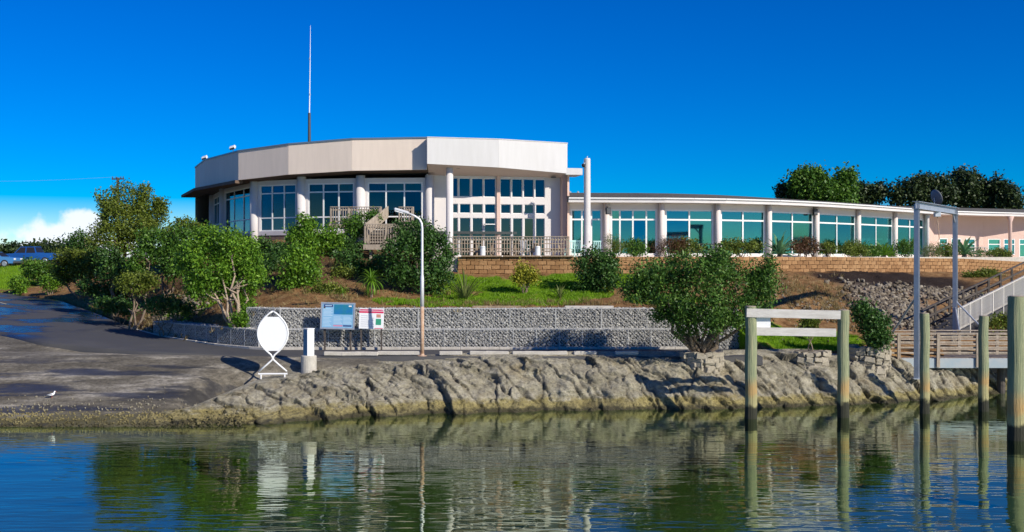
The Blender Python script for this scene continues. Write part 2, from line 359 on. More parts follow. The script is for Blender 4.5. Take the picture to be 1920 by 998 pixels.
class MB:
    def __init__(s): s.v = []; s.f = []
    def add(s, vs, fs):
        k = len(s.v); s.v += [tuple(v) for v in vs]; s.f += [tuple(i + k for i in f) for f in fs]; return s
    def box(s, x0, x1, y0, y1, z0, z1, mx=None):
        vs = [Vector((x, y, z)) for z in (z0, z1) for y in (y0, y1) for x in (x0, x1)]
        if mx is not None: vs = [mx @ v for v in vs]
        return s.add(vs, [(0, 2, 3, 1), (4, 5, 7, 6), (0, 1, 5, 4), (2, 6, 7, 3), (0, 4, 6, 2), (1, 3, 7, 5)])
    def bbox(s, x0, x1, y0, y1, z0, z1, b=.01, mx=None):   # box with chamfered edges
        vs = []; X = (x0, x1); Y = (y0, y1); Z = (z0, z1); idx = {}
        for i in (0, 1):
            for j in (0, 1):
                for k in (0, 1):
                    sx, sy, sz = (b if i == 0 else -b), (b if j == 0 else -b), (b if k == 0 else -b)
                    for t, off in enumerate(((0, sy, sz), (sx, 0, sz), (sx, sy, 0))):
                        idx[i, j, k, t] = len(vs); vs.append(Vector((X[i] + off[0], Y[j] + off[1], Z[k] + off[2])))
        fs = []
        for i in (0, 1):
            fs.append([idx[i, 0, 0, 0], idx[i, 1, 0, 0], idx[i, 1, 1, 0], idx[i, 0, 1, 0]])
            fs.append([idx[0, i, 0, 1], idx[1, i, 0, 1], idx[1, i, 1, 1], idx[0, i, 1, 1]])
            fs.append([idx[0, 0, i, 2], idx[1, 0, i, 2], idx[1, 1, i, 2], idx[0, 1, i, 2]])
            for j in (0, 1):
                fs.append([idx[i, j, 0, 0], idx[i, j, 1, 0], idx[i, j, 1, 1], idx[i, j, 0, 1]])
                fs.append([idx[i, 0, j, 0], idx[i, 1, j, 0], idx[i, 1, j, 2], idx[i, 0, j, 2]])
                fs.append([idx[0, i, j, 1], idx[1, i, j, 1], idx[1, i, j, 2], idx[0, i, j, 2]])
                for k in (0, 1): fs.append([idx[i, j, k, 0], idx[i, j, k, 1], idx[i, j, k, 2]])
        c = Vector(((x0 + x1) / 2, (y0 + y1) / 2, (z0 + z1) / 2)); g = []
        for f in fs:
            a, b2, c2 = vs[f[0]], vs[f[1]], vs[f[2]]
            g.append(f if (b2 - a).cross(c2 - a).dot(a - c) > 0 else f[::-1])
        if mx is not None: vs = [mx @ v for v in vs]
        return s.add(vs, g)
    def bar(s, a, b, w, h=None, up=Vector((0, 0, 1))):     # rectangular bar from a to b
        a = Vector(a); b = Vector(b); d = (b - a); L = d.length; d.normalize(); h = h or w
        if abs(d.dot(up)) > .98: up = Vector((0, 1, 0))
        sd = d.cross(up).normalized(); u = sd.cross(d)
        mx = Matrix(((d.x, sd.x, u.x, a.x), (d.y, sd.y, u.y, a.y), (d.z, sd.z, u.z, a.z), (0, 0, 0, 1)))
        return s.box(0, L, -w / 2, w / 2, -h / 2, h / 2, mx)
    def tube(s, pts, rad, n=10, cap=True):
        pts = [Vector(p) for p in pts]; rad = rad if hasattr(rad, '__len__') else [rad] * len(pts); k0 = len(s.v)
        ref = Vector((0, 0, 1)) if abs((pts[-1] - pts[0]).normalized().z) < .9 else Vector((1, 0, 0))
        for i, p in enumerate(pts):
            t = (pts[min(i + 1, len(pts) - 1)] - pts[max(i - 1, 0)]).normalized()
            u = t.cross(ref).normalized(); v = t.cross(u)
            for j in range(n):
                a = 2 * math.pi * j / n; s.v.append(tuple(p + (u * math.cos(a) + v * math.sin(a)) * rad[i]))
        for i in range(len(pts) - 1):
            for j in range(n):
                a = k0 + i * n + j; b = k0 + i * n + (j + 1) % n; s.f.append((a, b, b + n, a + n))
        if cap:
            s.f.append(tuple(k0 + j for j in range(n))[::-1]); s.f.append(tuple(k0 + (len(pts) - 1) * n + j for j in range(n)))
        return s
    def lathe(s, prof, n=20, c=(0, 0, 0)):
        k0 = len(s.v); c = Vector(c)
        for r, z in prof:
            for j in range(n): a = 2 * math.pi * j / n; s.v.append((c.x + r * math.cos(a), c.y + r * math.sin(a), c.z + z))
        for i in range(len(prof) - 1):
            for j in range(n):
                a = k0 + i * n + j; b = k0 + i * n + (j + 1) % n; s.f.append((a, b, b + n, a + n))
        s.f.append(tuple(k0 + j for j in range(n))[::-1]); s.f.append(tuple(k0 + (len(prof) - 1) * n + j for j in range(n)))
        return s
    def prism(s, poly, z0, z1):                             # poly in xy, counter-clockwise
        n = len(poly); vs = [(p[0], p[1], z0) for p in poly] + [(p[0], p[1], z1) for p in poly]
        return s.add(vs, [tuple(range(n))[::-1], tuple(range(n, 2 * n))] + [(i, (i + 1) % n, n + (i + 1) % n, n + i) for i in range(n)])
    def mesh(s, name, m, smooth=False):
        me = bpy.data.meshes.new(name); me.from_pydata(s.v, [], s.f); me.materials.append(M[m] if isinstance(m, str) else m)
        if smooth: me.polygons.foreach_set('use_smooth', [True] * len(me.polygons))
        me.update(); return me
    def build(s, name, m, parent=None, mx=None, smooth=False): return link(name, s.mesh(name, m, smooth), parent, mx)
def np_mesh(name, V, F, m, smooth=False):
    me = bpy.data.meshes.new(name); V = np.asarray(V, np.float32); F = np.asarray(F, np.int32); k = F.shape[1]
    me.vertices.add(len(V)); me.vertices.foreach_set('co', V.ravel())
    me.loops.add(F.size); me.loops.foreach_set('vertex_index', F.ravel())
    me.polygons.add(len(F)); me.polygons.foreach_set('loop_start', np.arange(0, F.size, k, dtype=np.int32))
    me.polygons.foreach_set('loop_total', np.full(len(F), k, np.int32))
    if smooth: me.polygons.foreach_set('use_smooth', np.ones(len(F), bool))
    me.materials.append(M[m]); me.update(calc_edges=True); return me
def grid_faces(nu, nv):
    i = np.arange(nu - 1)[:, None] * nv + np.arange(nv - 1)[None]; i = i.ravel()
    return np.stack([i, i + nv, i + nv + 1, i + 1], 1)
def sub_mat(m3, p): return Matrix.Translation(p) @ m3
ICO = None
def ico():
    global ICO
    if ICO is None:
        t = (1 + 5 ** .5) / 2
        v = np.array([(-1, t, 0), (1, t, 0), (-1, -t, 0), (1, -t, 0), (0, -1, t), (0, 1, t), (0, -1, -t), (0, 1, -t), (t, 0, -1), (t, 0, 1), (-t, 0, -1), (-t, 0, 1)], float)
        f = [(0, 11, 5), (0, 5, 1), (0, 1, 7), (0, 7, 10), (0, 10, 11), (1, 5, 9), (5, 11, 4), (11, 10, 2), (10, 7, 6), (7, 1, 8), (3, 9, 4), (3, 4, 2), (3, 2, 6), (3, 6, 8), (3, 8, 9), (4, 9, 5), (2, 4, 11), (6, 2, 10), (8, 6, 7), (9, 8, 1)]
        ICO = (v / np.linalg.norm(v[0]), np.array(f))
    return ICO
def stones_mesh(name, C, S, m, r):            # many angular stones in one mesh; C centres, S radii (n,3)
    v, f = ico(); n = len(C); q = r.normal(size=(n, 3, 3)); q, _ = np.linalg.qr(q)
    loc = v[None] * (1 + r.uniform(-.42, .3, (n, 12, 1)))
    V = np.einsum('nij,nkj->nki', q, loc) * S[:, None, :] + C[:, None, :]
    F = f[None] + (np.arange(n) * 12)[:, None, None]
    return np_mesh(name, V.reshape(-1, 3), F.reshape(-1, 3), m)

# ------------------------------------------------------------------ plants
def crown_mesh(name, lobes, leaf, dens, seed, m, per=20, ragged=.22, wide=.6, inner=.3, upr=.25, spread=1.25):
    r = np.random.default_rng(seed); VV = []
    for (c, rad) in lobes:
        c = np.array(c); rad = np.array(rad); area = 4 * math.pi * ((rad[0] * rad[1]) ** 1.6 / 3 + (rad[0] * rad[2]) ** 1.6 / 3 + (rad[1] * rad[2]) ** 1.6 / 3) ** (1 / 1.6)
        n = max(8, int(area * dens * 1.25)); d = r.normal(size=(n, 3)); d /= np.linalg.norm(d, axis=1)[:, None]
        f = 1 - .38 * r.random(n) ** 2; f *= 1 + ragged * fbm(d * 2.1 + seed * 3.1, 3)
        f[: int(n * inner)] *= r.uniform(.35, .85, int(n * inner))
        cc = c + d * rad * f[:, None]
        keep = np.ones(n, bool)
        for (c2, r2) in lobes:
            if c2 is c: continue
            q = np.linalg.norm((cc - np.array(c2)) / np.array(r2), axis=1); keep &= q > .55
        cc = cc[keep]; d = d[keep]; n = len(cc)
        if n == 0: continue
        cs = np.repeat(cc, per, 0) + r.normal(size=(n * per, 3)) * leaf * spread; dd = np.repeat(d, per, 0); k = n * per
        nr = dd * .55 + r.normal(size=(k, 3)) * .75 + np.array([0, 0, upr]); nr /= np.linalg.norm(nr, axis=1)[:, None]
        t = r.normal(size=(k, 3)) + dd * .7; t -= (t * nr).sum(1)[:, None] * nr; t /= np.linalg.norm(t, axis=1)[:, None]
        b = np.cross(nr, t); L = leaf * 1.12 * r.uniform(.6, 1.3, k)[:, None]; Wd = L * wide
        VV.append(np.stack([cs - t * L * .5, cs + b * Wd * .5 + nr * L * .08, cs + t * L * .55, cs - b * Wd * .5 + nr * L * .08], 1).reshape(-1, 3))
    V = np.concatenate(VV); F = np.arange(len(V)).reshape(-1, 4)
    return np_mesh(name, V, F, m)
def branchy(mb, a, b, r0, r1, rnd, wob=.12, n=6, sides=7):
    a = Vector(a); b = Vector(b); L = (b - a).length; pts = []; rad = []
    for i in range(n + 1):
        t = i / n; p = a.lerp(b, t)
        if 0 < i < n: p += Vector((rnd.uniform(-1, 1), rnd.uniform(-1, 1), rnd.uniform(-.4, .4))) * L * wob * .6
        pts.append(p); rad.append(r0 + (r1 - r0) * t)
    mb.tube(pts, rad, sides); return pts
def plant(name, label, cat, base, lobes, d, leaf=.12, dens=9, m='leaf_green', bark='bark', trunk=.1, stems=3, group=None, seed=1, depth=.85, clump=(.58, .8, .26, .44), **kw):
    """base: world point; lobes: (px, py, rx, ry[, depth offset]) measured at distance d"""
    base = Vector(base); root = thing(name, label, cat, base, 0, group); rnd = random.Random(seed); L = []
    for lb in lobes:
        px, py, rx, ry = lb[:4]; off = lb[4] if len(lb) > 4 else 0
        c = P(px, py, d) - base; s = d / FPX; c.y = d - base.y + off
        rv = Vector((rx * s, (rx + ry) / 2 * s * depth, ry * s)); L.append((tuple(c), tuple(rv * .74)))
        for k in range(7):                     # smaller clumps round the core: uneven outline, light and dark masses
            v = Vector((rnd.gauss(0, 1), rnd.gauss(0, 1), rnd.gauss(.25, .9))).normalized(); q = rnd.uniform(*clump[2:])
            L.append((tuple(c + Vector((v.x * rv.x, v.y * rv.y, v.z * rv.z)) * rnd.uniform(*clump[:2])), tuple(rv * q)))
    link('crown', crown_mesh('crown', L, leaf, dens, seed, m, **kw), root)
    mb = MB(); nl = len(L); L2 = L[::8]; ends = [Vector(c) for c, r in L2]
    for i in range(max(stems, len(L2))):
        e = ends[i % len(L2)]; rr = L2[i % len(L2)][1]
        e = e + Vector((rnd.uniform(-.5, .5) * rr[0], rnd.uniform(-.5, .5) * rr[1], rnd.uniform(-.2, .6) * rr[2]))
        st = Vector((rnd.uniform(-1, 1), rnd.uniform(-1, 1), 0)) * trunk * 1.2 + Vector((0, 0, -.15))
        p = branchy(mb, st, e, trunk * rnd.uniform(.6, 1), trunk * .25, rnd)
        for q in range(2):
            e2 = p[3] + Vector((rnd.uniform(-1, 1) * rr[0], rnd.uniform(-1, 1) * rr[1], rnd.uniform(.2, .9) * rr[2])) * .8
            branchy(mb, p[3], e2, trunk * .45, trunk * .12, rnd, n=4, sides=5)
    mb.build('trunk', bark, root, smooth=True)
    return root
def blade_mesh(name, L, w, bend, m, n=6, fold=.25):
    vs = []; fs = []; x = z = 0.0; a = 0.0
    for i in range(n + 1):
        t = i / n; ww = w * (math.sin(math.pi * min(1, .18 + t * .82)) ** .7 if t < 1 else .02)
        vs += [(x, -ww / 2, z + ww * fold), (x, 0, z), (x, ww / 2, z + ww * fold)]
        x += L / n * math.cos(a); z += L / n * math.sin(a); a -= bend / n * (1 + t)
    for i in range(n):
        k = i * 3; fs += [(k, k + 3, k + 4, k + 1), (k + 1, k + 4, k + 5, k + 2)]
    me = bpy.data.meshes.new(name); me.from_pydata(vs, [], fs); me.materials.append(M[m])
    me.polygons.foreach_set('use_smooth', [True] * len(fs)); return me
def rosette(parent, me, n, t0, t1, z=0, seed=1, sc=(.8, 1.1), r=.03):
    rnd = random.Random(seed)
    for i in range(n):
        az = i * 2.39996 + rnd.uniform(-.25, .25); tilt = t0 + (t1 - t0) * (i / max(1, n - 1)) + rnd.uniform(-.12, .12); s = rnd.uniform(*sc)
        mx = Matrix.Translation((r * math.cos(az), r * math.sin(az), z)) @ Matrix.Rotation(az, 4, 'Z') @ Matrix.Rotation(-tilt, 4, 'Y') @ Matrix.Scale(s, 4)
        link('leaf', me, parent, mx)

# ------------------------------------------------------------------ thin-plate terrain
CP = np.array([(-48, 86, 3.5), (-38, 81, 3.25), (-31, 74, 3.05), (-25, 65, 2.5), (-20, 57.5, 2.2), (-15.5, 52, 2.2),
 (-12.5, 49.6, 3.0), (-11, 48.4, 3.4), (-8, 48.4, 3.45), (-4, 48.4, 3.45), (0, 48.4, 3.45), (5, 48.4, 3.45), (9.8, 48.4, 3.4),
 (-4, 53, 4.0), (0, 53, 4.05), (5, 53, 4.05), (10, 53, 3.8), (-3, 58, 4.95), (3, 58, 4.95), (8, 58.6, 4.95), (12, 59.4, 4.95),
 (-6, 59.5, 5.7), (-10, 60, 6.4), (-13, 63, 6.8), (-8, 66, 6.9), (-18, 68, 6.7), (-8, 54, 4.7), (-12, 54.5, 4.9), (-16, 58, 4.7), (-19.5, 63, 4.5),
 (-22, 70, 5.2), (-27, 77, 4.7), (-45, 92, 4.5), (-45, 100, 5.15), (-36, 100, 5.15), (-30, 95, 5.15), (-28, 86, 4.9), (-34, 84, 3.8), (-45, 112, 5.3), (-25, 110, 5.3),
 (11, 46.5, 1.9), (15, 46.5, 1.9), (12.5, 48.5, 2.1), (16, 49, 2.2), (19.5, 48.8, 1.8), (13.5, 53, 3.7), (16.5, 54.5, 3.6), (15, 58.5, 4.75), (19, 61.5, 4.85), (25, 66.5, 4.85), (35, 73, 4.85), (42, 76, 4.8),
 (21, 54.5, 3.0), (25, 60, 4.0), (30, 61, 3.8), (38, 64, 3.6), (25, 51, 1.6), (35, 52, 1.6), (45, 54, 1.6), (46, 66, 4), (0, 66, 4.95), (12, 66, 4.95), (25, 74, 4.9), (40, 84, 4.9), (-15, 80, 6.5), (0, 85, 5), (-10, 100, 5.2)], float)
def tps_fit():
    X = CP[:, :2]; n = len(X); r = np.linalg.norm(X[:, None] - X[None], axis=2); K = np.where(r > 0, r * r * np.log(r + 1e-9), 0) + np.eye(n) * .5
    A = np.zeros((n + 3, n + 3)); A[:n, :n] = K; A[:n, n:] = np.c_[np.ones(n), X]; A[n:, :n] = A[:n, n:].T
    return np.linalg.solve(A, np.r_[CP[:, 2], 0, 0, 0])
TW = tps_fit()
def hgt(x, y):
    x = np.atleast_1d(np.asarray(x, float)); y = np.atleast_1d(np.asarray(y, float)); sh = x.shape
    Q = np.stack([x.ravel(), y.ravel()], 1); r = np.linalg.norm(Q[:, None] - CP[None, :, :2], axis=2)
    K = np.where(r > 0, r * r * np.log(r + 1e-9), 0); n = len(CP)
    return (K @ TW[:n] + TW[n] + Q @ TW[n + 1:]).reshape(sh)
def G(px, d, dz=0):                           # garden point under photo column px at distance d
    x = PX(px, d); return Vector((x, d, float(hgt(x, d)[0]) + dz))
def struct(name, me): o = link(name, me); o['kind'] = 'structure'; return o

# ground sheet to the horizon (sea floor in front, low land behind)
xs = np.concatenate([np.linspace(-6000, -120, 8), np.linspace(-100, 100, 81), np.linspace(120, 6000, 8)])
ys = np.concatenate([np.linspace(-1500, 20, 6), np.linspace(24, 130, 90), np.linspace(160, 9000, 12)])
X, Y = np.meshgrid(xs, ys, indexing='ij')
def sm(a, b, v): t = np.clip((v - a) / (b - a), 0, 1); return t * t * (3 - 2 * t)
Z = -2.5 + sm(50, 120, Y) * 5.8
ground = np_mesh('ground', xyz(X, Y, Z), grid_faces(len(xs), len(ys)), 'seabed', True)
struct('ground', ground)
# water
wx = np.linspace(-900, 900, 3); wy = np.array([-700., 0., 60.])
X, Y = np.meshgrid(wx, wy, indexing='ij'); struct('water', np_mesh('water', xyz(X, Y, 0 * X + WL), grid_faces(3, 3), 'water'))

# garden slope between the gabion wall / road edge and the buildings
def poly(pts, n):
    p = np.array(pts, float); s = np.r_[0, np.cumsum(np.linalg.norm(np.diff(p, axis=0), axis=1))]
    t = np.linspace(0, s[-1], n); return np.stack([np.interp(t, s, p[:, k]) for k in range(p.shape[1])], 1)
front = [(-60, 90), (-48, 86), (-38, 81), (-31, 74), (-25, 65), (-20, 57.3), (-16.2, 52.3), (-13, 49.4), (-11, 48.3), (-5, 48.1), (10.0, 48.3), (10.9, 46.2), (15, 46.1), (19, 46.9), (19.6, 48.8), (25, 49.3), (35, 50), (55, 52)]
back = [(-64, 125), (-54, 125), (-45, 125), (-38, 120), (-31, 110), (-24, 100), (-20, 90), (-15, 82), (-12, 78), (-5, 74), (9, 72), (11, 72), (16, 72), (22, 74), (24, 76), (30, 80), (42, 86), (64, 92)]
NU, NV = 460, 120
fr = np.array(front); bk = np.array(back); s = np.r_[0, np.cumsum(np.linalg.norm(np.diff(fr, axis=0), axis=1))]; t = np.linspace(0, s[-1], NU)
Fp = np.stack([np.interp(t, s, fr[:, k]) for k in (0, 1)], 1); Bp = np.stack([np.interp(t, s, bk[:, k]) for k in (0, 1)], 1)
vv = np.linspace(0, 1, NV) ** 1.35
X = Fp[:, None, 0] + (Bp - Fp)[:, None, 0] * vv[None]; Y = Fp[:, None, 1] + (Bp - Fp)[:, None, 1] * vv[None]
Z = hgt(X, Y); amp = np.clip(vv * 14, 0, 1)[None]
Z = Z + amp * (.14 * fbm(xyz(X, Y, 0) * .7, 4) + .05 * fbm(xyz(X, Y, 5) * 3.1, 3)).reshape(Z.shape)
Z[:, 0] -= 1.2; X[:, 0] = X[:, 1]; Y[:, 0] = Y[:, 1] - .02
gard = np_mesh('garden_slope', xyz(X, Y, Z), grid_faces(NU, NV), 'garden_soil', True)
def ell(cx, cy, rx, ry): return np.clip(1.25 - np.sqrt(((X - cx) / rx) ** 2 + ((Y - cy) / ry) ** 2), 0, 1)
gr = np.maximum.reduce([ell(.5, 53.2, 5.2, 4.6), ell(4.5, 56, 4.5, 2.6), ell(-3.4, 50.4, 3.5, 1.6), ell(7.3, 50.6, 2.4, 2.0), ell(-16.2, 55.5, 2.8, 2.2), ell(12.9, 48.0, 4.2, 2.2), ell(-44, 90, 11, 13), ell(31, 57, 7, 5), ell(-3, 56, 3, 2)])
gr = gr * (1 - .8 * np.maximum.reduce([ell(.3, 51.6, 1.5, .9), ell(-2.7, 53.3, 1.6, 1.2), ell(-38, 89.5, 4, 3)]))
shade_mat = np.clip(np.maximum.reduce([.28 * np.clip(ell(-10.5, 57.5, 7, 4.5) * 2, 0, 1), .3 * np.clip(ell(-18, 58, 5, 6) * 2, 0, 1), ell(22.8, 62.2, 4.2, 3.0), ell(19.6, 60.0, 2.8, 2.2)]) * 2.2, 0, .95)  # first two ellipses paint the bank's shade into the soil; others are dark matting
st = np.clip(np.maximum(ell(19.6, 54.6, 2.4, 4.0), ell(24.4, 58.2, 4, 1.6)) * 1.3, 0, 1)
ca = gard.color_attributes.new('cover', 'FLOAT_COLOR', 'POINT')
ca.data.foreach_set('color', np.stack([gr.ravel(), shade_mat.ravel(), st.ravel(), np.ones(gr.size)], 1).astype(np.float32).ravel())
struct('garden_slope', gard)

# road: along the gabion wall, then climbing round the hill to the left
inner = poly([(10.4, 47.5), (10, 47.5), (-5, 47.4), (-11, 47.4), (-13.3, 49), (-16.5, 52), (-20.4, 57), (-25.4, 64.8), (-31.4, 73.6), (-38.3, 80.4), (-48.2, 85), (-62, 89)], 160)
outer = poly([(10.4, 44.25), (10, 44.25), (-5, 44.25), (-11, 44.6), (-16, 45.4), (-21, 47.5), (-27, 53), (-33, 61), (-39, 68), (-45, 72), (-52, 75.5), (-64, 79)], 160)
def roadz(p): return np.interp(p[:, 1] + np.clip(-p[:, 0] - 12, 0, 99) * .3, [44, 49, 56, 66, 78, 92, 105], [1.70, 1.72, 1.95, 2.35, 2.85, 3.25, 3.6])
zi = np.interp(np.arange(160), np.arange(160), roadz(inner))
for k in range(4): zi[1:-1] = (zi[:-2] + zi[1:-1] + zi[2:]) / 3
a = np.linspace(0, 1, 10)
RX = inner[:, None, 0] * (1 - a) + outer[:, None, 0] * a; RY = inner[:, None, 1] * (1 - a) + outer[:, None, 1] * a
RZ = zi[:, None] - .02 * a[None] * 2; RX = np.c_[RX, RX[:, -1]]; RY = np.c_[RY, RY[:, -1] - .01]; RZ = np.c_[RZ, RZ[:, -1] - .35]
struct('road', np_mesh('road', xyz(RX, RY, RZ), grid_faces(160, 11), 'asphalt', False))
for i, (t0, t1) in enumerate(((95, 98.5), (104, 107.5), (113, 116.5), (122, 125.5))):   # painted centre dashes on the climbing part
    vs = []
    for t in (t0, t1):
        k = int(t); c = np.array([RX[k, 4], RY[k, 4], RZ[k, 4] + .012]); e = np.array([RX[k, 5], RY[k, 5], RZ[k, 5] + .012]); dd = (e - c) / np.linalg.norm(e - c) * .07
        vs += [tuple(c - dd), tuple(c + dd)]
    o = MB().add(vs, [(0, 1, 3, 2)]).build('road_marking', 'dash'); o['kind'] = 'structure'
# boat ramp and hardstand, sloping into the water
def rampz(x, y):
    z = np.minimum(.27 * (y - 38.45), 1.70 - .0)
    return z - np.clip((y - 45), 0, 50) * .002
xs = np.linspace(-75, -5.5, 150); ys = np.linspace(30, 80, 160)
X, Y = np.meshgrid(xs, ys, indexing='ij')
lim = np.interp(X, outer[::-1, 0], outer[::-1, 1]); Y2 = 30 + (lim + .6 - 30) * (Y - 30) / 50
lz = np.interp(X, inner[::-1, 0], zi[::-1]); Zr = np.minimum(.27 * (Y2 - 38.45), 1.66)
up = sm(0, 1, (Y2 - 46.5) / np.maximum(lim + .6 - 46.5, .5)) * (Y2 > 46.5); zo = np.interp(X, outer[::-1, 0], (zi - .05)[::-1])
Zr = np.where(Y2 > 46.5, 1.66 + up * np.maximum(zo - 1.66, 0), Zr) + .018 * fbm(xyz(X, Y2, 2) * .8, 3).reshape(X.shape)
Zr = Zr - 3.6 * sm(-12.5, -9.3, X) * sm(43.8, 41.2, Y2)
struct('boat_ramp', np_mesh('boat_ramp', xyz(X, Y2, Zr), grid_faces(150, 160), 'ramp_concrete', True))
# rock bank along the water
SX = [-19, -15, -12, -9.5, -7.5, -5, 0, 8, 14, 18, 20.5, 22.5, 24]; SY = [37.9, 37.8, 38.0, 38.5, 39.3, 40.3, 41.6, 42.2, 43.4, 45.0, 46.7, 48.0, 49.5]
xs = np.linspace(-19, 23.5, 1000); tt = np.linspace(0, 1, 220)
X, T = np.meshgrid(xs, tt, indexing='ij'); ysh = np.interp(X, SX, SY) + .35 * perlin(xyz(X * .5, 0 * X, 3)).reshape(X.shape)
ytop = np.interp(X, [-19, -13, -11.4, -10, -7.2, -5.5, 8, 12, 19, 22, 24], [38.9, 39.2, 40.2, 42.6, 45.0, 44.9, 45.0, 46.4, 47.6, 49.5, 51])
Y = ysh - 1.3 + (ytop - ysh + 1.3) * T
q = np.clip((Y - ysh) / np.maximum(ytop - ysh, .3), -2, 1)
plat = np.interp(X, [-19, -15, -12, -10, -7, -4, -1, 10, 16, 18.5, 21, 23.5], [-.12, .0, .24, 1.02, 1.52, 1.70, 1.86, 1.88, 1.80, 1.5, .95, .3])
prof = np.where(q < 0, WL + (Y - ysh) * .8, WL + (plat - WL) * (.55 * (1 - (1 - np.clip(q, 0, 1)) ** 2.6) + .45 * np.clip(q, 0, 1)))
edge = np.clip(1 - np.clip((q - .62) / .3, 0, 1), 0, 1) * np.interp(X, [-19, -11, -8], [.25, .6, 1])
rr = np.random.default_rng(11)                 # tilted slabs split by cracks that run down to the right
cu, cv = (X - Y) * .7071, (X + Y) * .7071
wu = .35 * fbm(xyz(X * .8, Y * .8, 9), 3).reshape(X.shape)
def slabs(n_, lu, lv, seed, tilt):
    rr = np.random.default_rng(seed); su = rr.uniform(-48, -12, n_); sv = rr.uniform(11, 52, n_)
    q_ = np.stack([((cu + wu) / lu).ravel(), ((cv + wu) / lv).ravel()], 1).astype(np.float32); sd_ = np.stack([su / lu, sv / lv], 1).astype(np.float32)
    best = np.full(len(q_), 9e9, np.float32); sec = best.copy(); idx = np.zeros(len(q_), int)
    for k_ in range(n_):
        dd_ = ((q_ - sd_[k_]) ** 2).sum(1); m1 = dd_ < best; sec = np.where(m1, best, np.minimum(sec, dd_)); idx[m1] = k_; best = np.where(m1, dd_, best)
    off_ = rr.uniform(-1, 1, n_); ta = rr.normal(0, tilt, (n_, 2)) + np.array([0, -tilt * 1.2]); dv = (q_ - sd_[idx])
    h_ = off_[idx] * .05 + (dv * ta[idx]).sum(1); crack = np.clip(1 - (np.sqrt(sec) - np.sqrt(best)) / .14, 0, 1)
    return h_.reshape(X.shape), crack.reshape(X.shape)
h1, c1 = slabs(300, 3.4, 1.2, 21, .085); h2, c2 = slabs(1700, .9, .36, 22, .06)
disp = .8 * h1 - c1 ** 3 * .10 + .6 * (h2 - c2 ** 2 * .10) + .06 * fbm(xyz(cu * .5, cv * 2.2, 3), 4, True).reshape(X.shape) + .09 * fbm(xyz(X * 1.6, Y * 1.6, 4), 4).reshape(X.shape)
chunk = 0
Zk = prof + edge * disp - (1 - edge) * .03 + .03 * fbm(xyz(X * 6, Y * 6, 2), 2).reshape(X.shape) * edge
Zk = np.where(q > .9, np.minimum(Zk, plat - .02), Zk)
Yk = Y - edge * .5 * disp + edge * .16 * fbm(xyz(X * 1.4, Zk * 2.5, 6), 3).reshape(X.shape)
rbm = np_mesh('rock_bank', xyz(X, Yk, Zk), grid_faces(1000, 220), 'rock', False)
ca = rbm.color_attributes.new('crack', 'FLOAT_COLOR', 'POINT'); ck = (np.maximum(c1, .6 * c2) * edge).ravel()
ca.data.foreach_set('color', np.stack([ck, ck, ck, np.ones(ck.size)], 1).astype(np.float32).ravel())
struct('rock_bank', rbm)
def rockz(x, y):
    i = int(np.clip(round((x + 19) / 42.5 * 999), 0, 999)); j = int(np.argmin(abs(Yk[i] - y))); return float(Zk[i, j])
ROCKN = [0]
def boulder(px, py, d, w_, h_, label, seed):
    r = np.random.default_rng(seed); v, f = ico()
    # subdivide once for a fuller angular stone
    V = [tuple(q) for q in v]; cache = {}; F = []
    def mid(a, b):
        k = (min(a, b), max(a, b))
        if k not in cache: m_ = (np.array(V[a]) + np.array(V[b])) / 2; V.append(tuple(m_ / np.linalg.norm(m_))); cache[k] = len(V) - 1
        return cache[k]
    for it in range(2):
        F = []
        for a, b, c in f: x, y, z = mid(a, b), mid(b, c), mid(c, a); F += [(a, x, z), (b, y, x), (c, z, y), (x, y, z)]
        f = F
    V = np.array(V); nn_ = r.normal(size=(11, 3)); nn_ /= np.linalg.norm(nn_, axis=1)[:, None]; hh_ = r.uniform(.55, .9, 11)
    dt = np.maximum(V @ nn_.T, 1e-3); V = V * np.minimum((hh_ / dt).min(1), 1.15)[:, None] * np.array([w_, w_ * .8, h_]) * .75
    p = P(px, py, d); p.z = min(p.z, rockz(p.x, d) + h_ * .12); me = np_mesh('boulder', V, F, 'rock'); o = link('boulder', me); o.location = p; o.rotation_euler = (0, 0, r.uniform(0, 6))
    tag(o, label, 'rock', 'loose rocks at the waterline'); return o
# ------------------------------------------------------------------ buildings
def window(parent, mx, u0, u1, z0, z1, us, zs, glass='glass_dark', fw=.06, y=.06, name='window', fm='frame_white'):
    """us, zs: inner split positions; frame with mullions, one pane object per light"""
    f = MB(); U = [u0] + list(us) + [u1]; ZZ = [z0] + list(zs) + [z1]
    for k, u in enumerate(U):
        e = 0 if 0 < k < len(U) - 1 else (1 if k == 0 else -1)
        f.box(u - fw / 2 + e * fw / 2, u + fw / 2 + e * fw / 2, y - .05, y + .05, z0, z1)
    for k, z in enumerate(ZZ):
        e = 0 if 0 < k < len(ZZ) - 1 else (1 if k == 0 else -1)
        for i in range(len(U) - 1):
            a = U[i] + (fw if i == 0 else fw / 2); b = U[i + 1] - (fw if i == len(U) - 2 else fw / 2)
            f.box(a, b, y - .045, y + .045, z - fw / 2 + e * fw / 2, z + fw / 2 + e * fw / 2)
    o = f.build(name, fm, parent, mx)
    for i in range(len(U) - 1):
        for j in range(len(ZZ) - 1):
            w_, h_ = U[i + 1] - U[i] - .02, ZZ[j + 1] - ZZ[j] - .02
            me = MB().box(0, w_, -.006, .006, 0, h_).mesh('pane', glass)
            link('pane', me, o, Matrix.Translation((U[i] + .01 + w_ / 2, y, ZZ[j] + .01 + h_ / 2)) @ Matrix.Rotation(random.gauss(0, .006), 4, 'X') @ Matrix.Rotation(random.gauss(0, .006), 4, 'Z') @ Matrix.Translation((-w_ / 2, 0, -h_ / 2)))
    return o
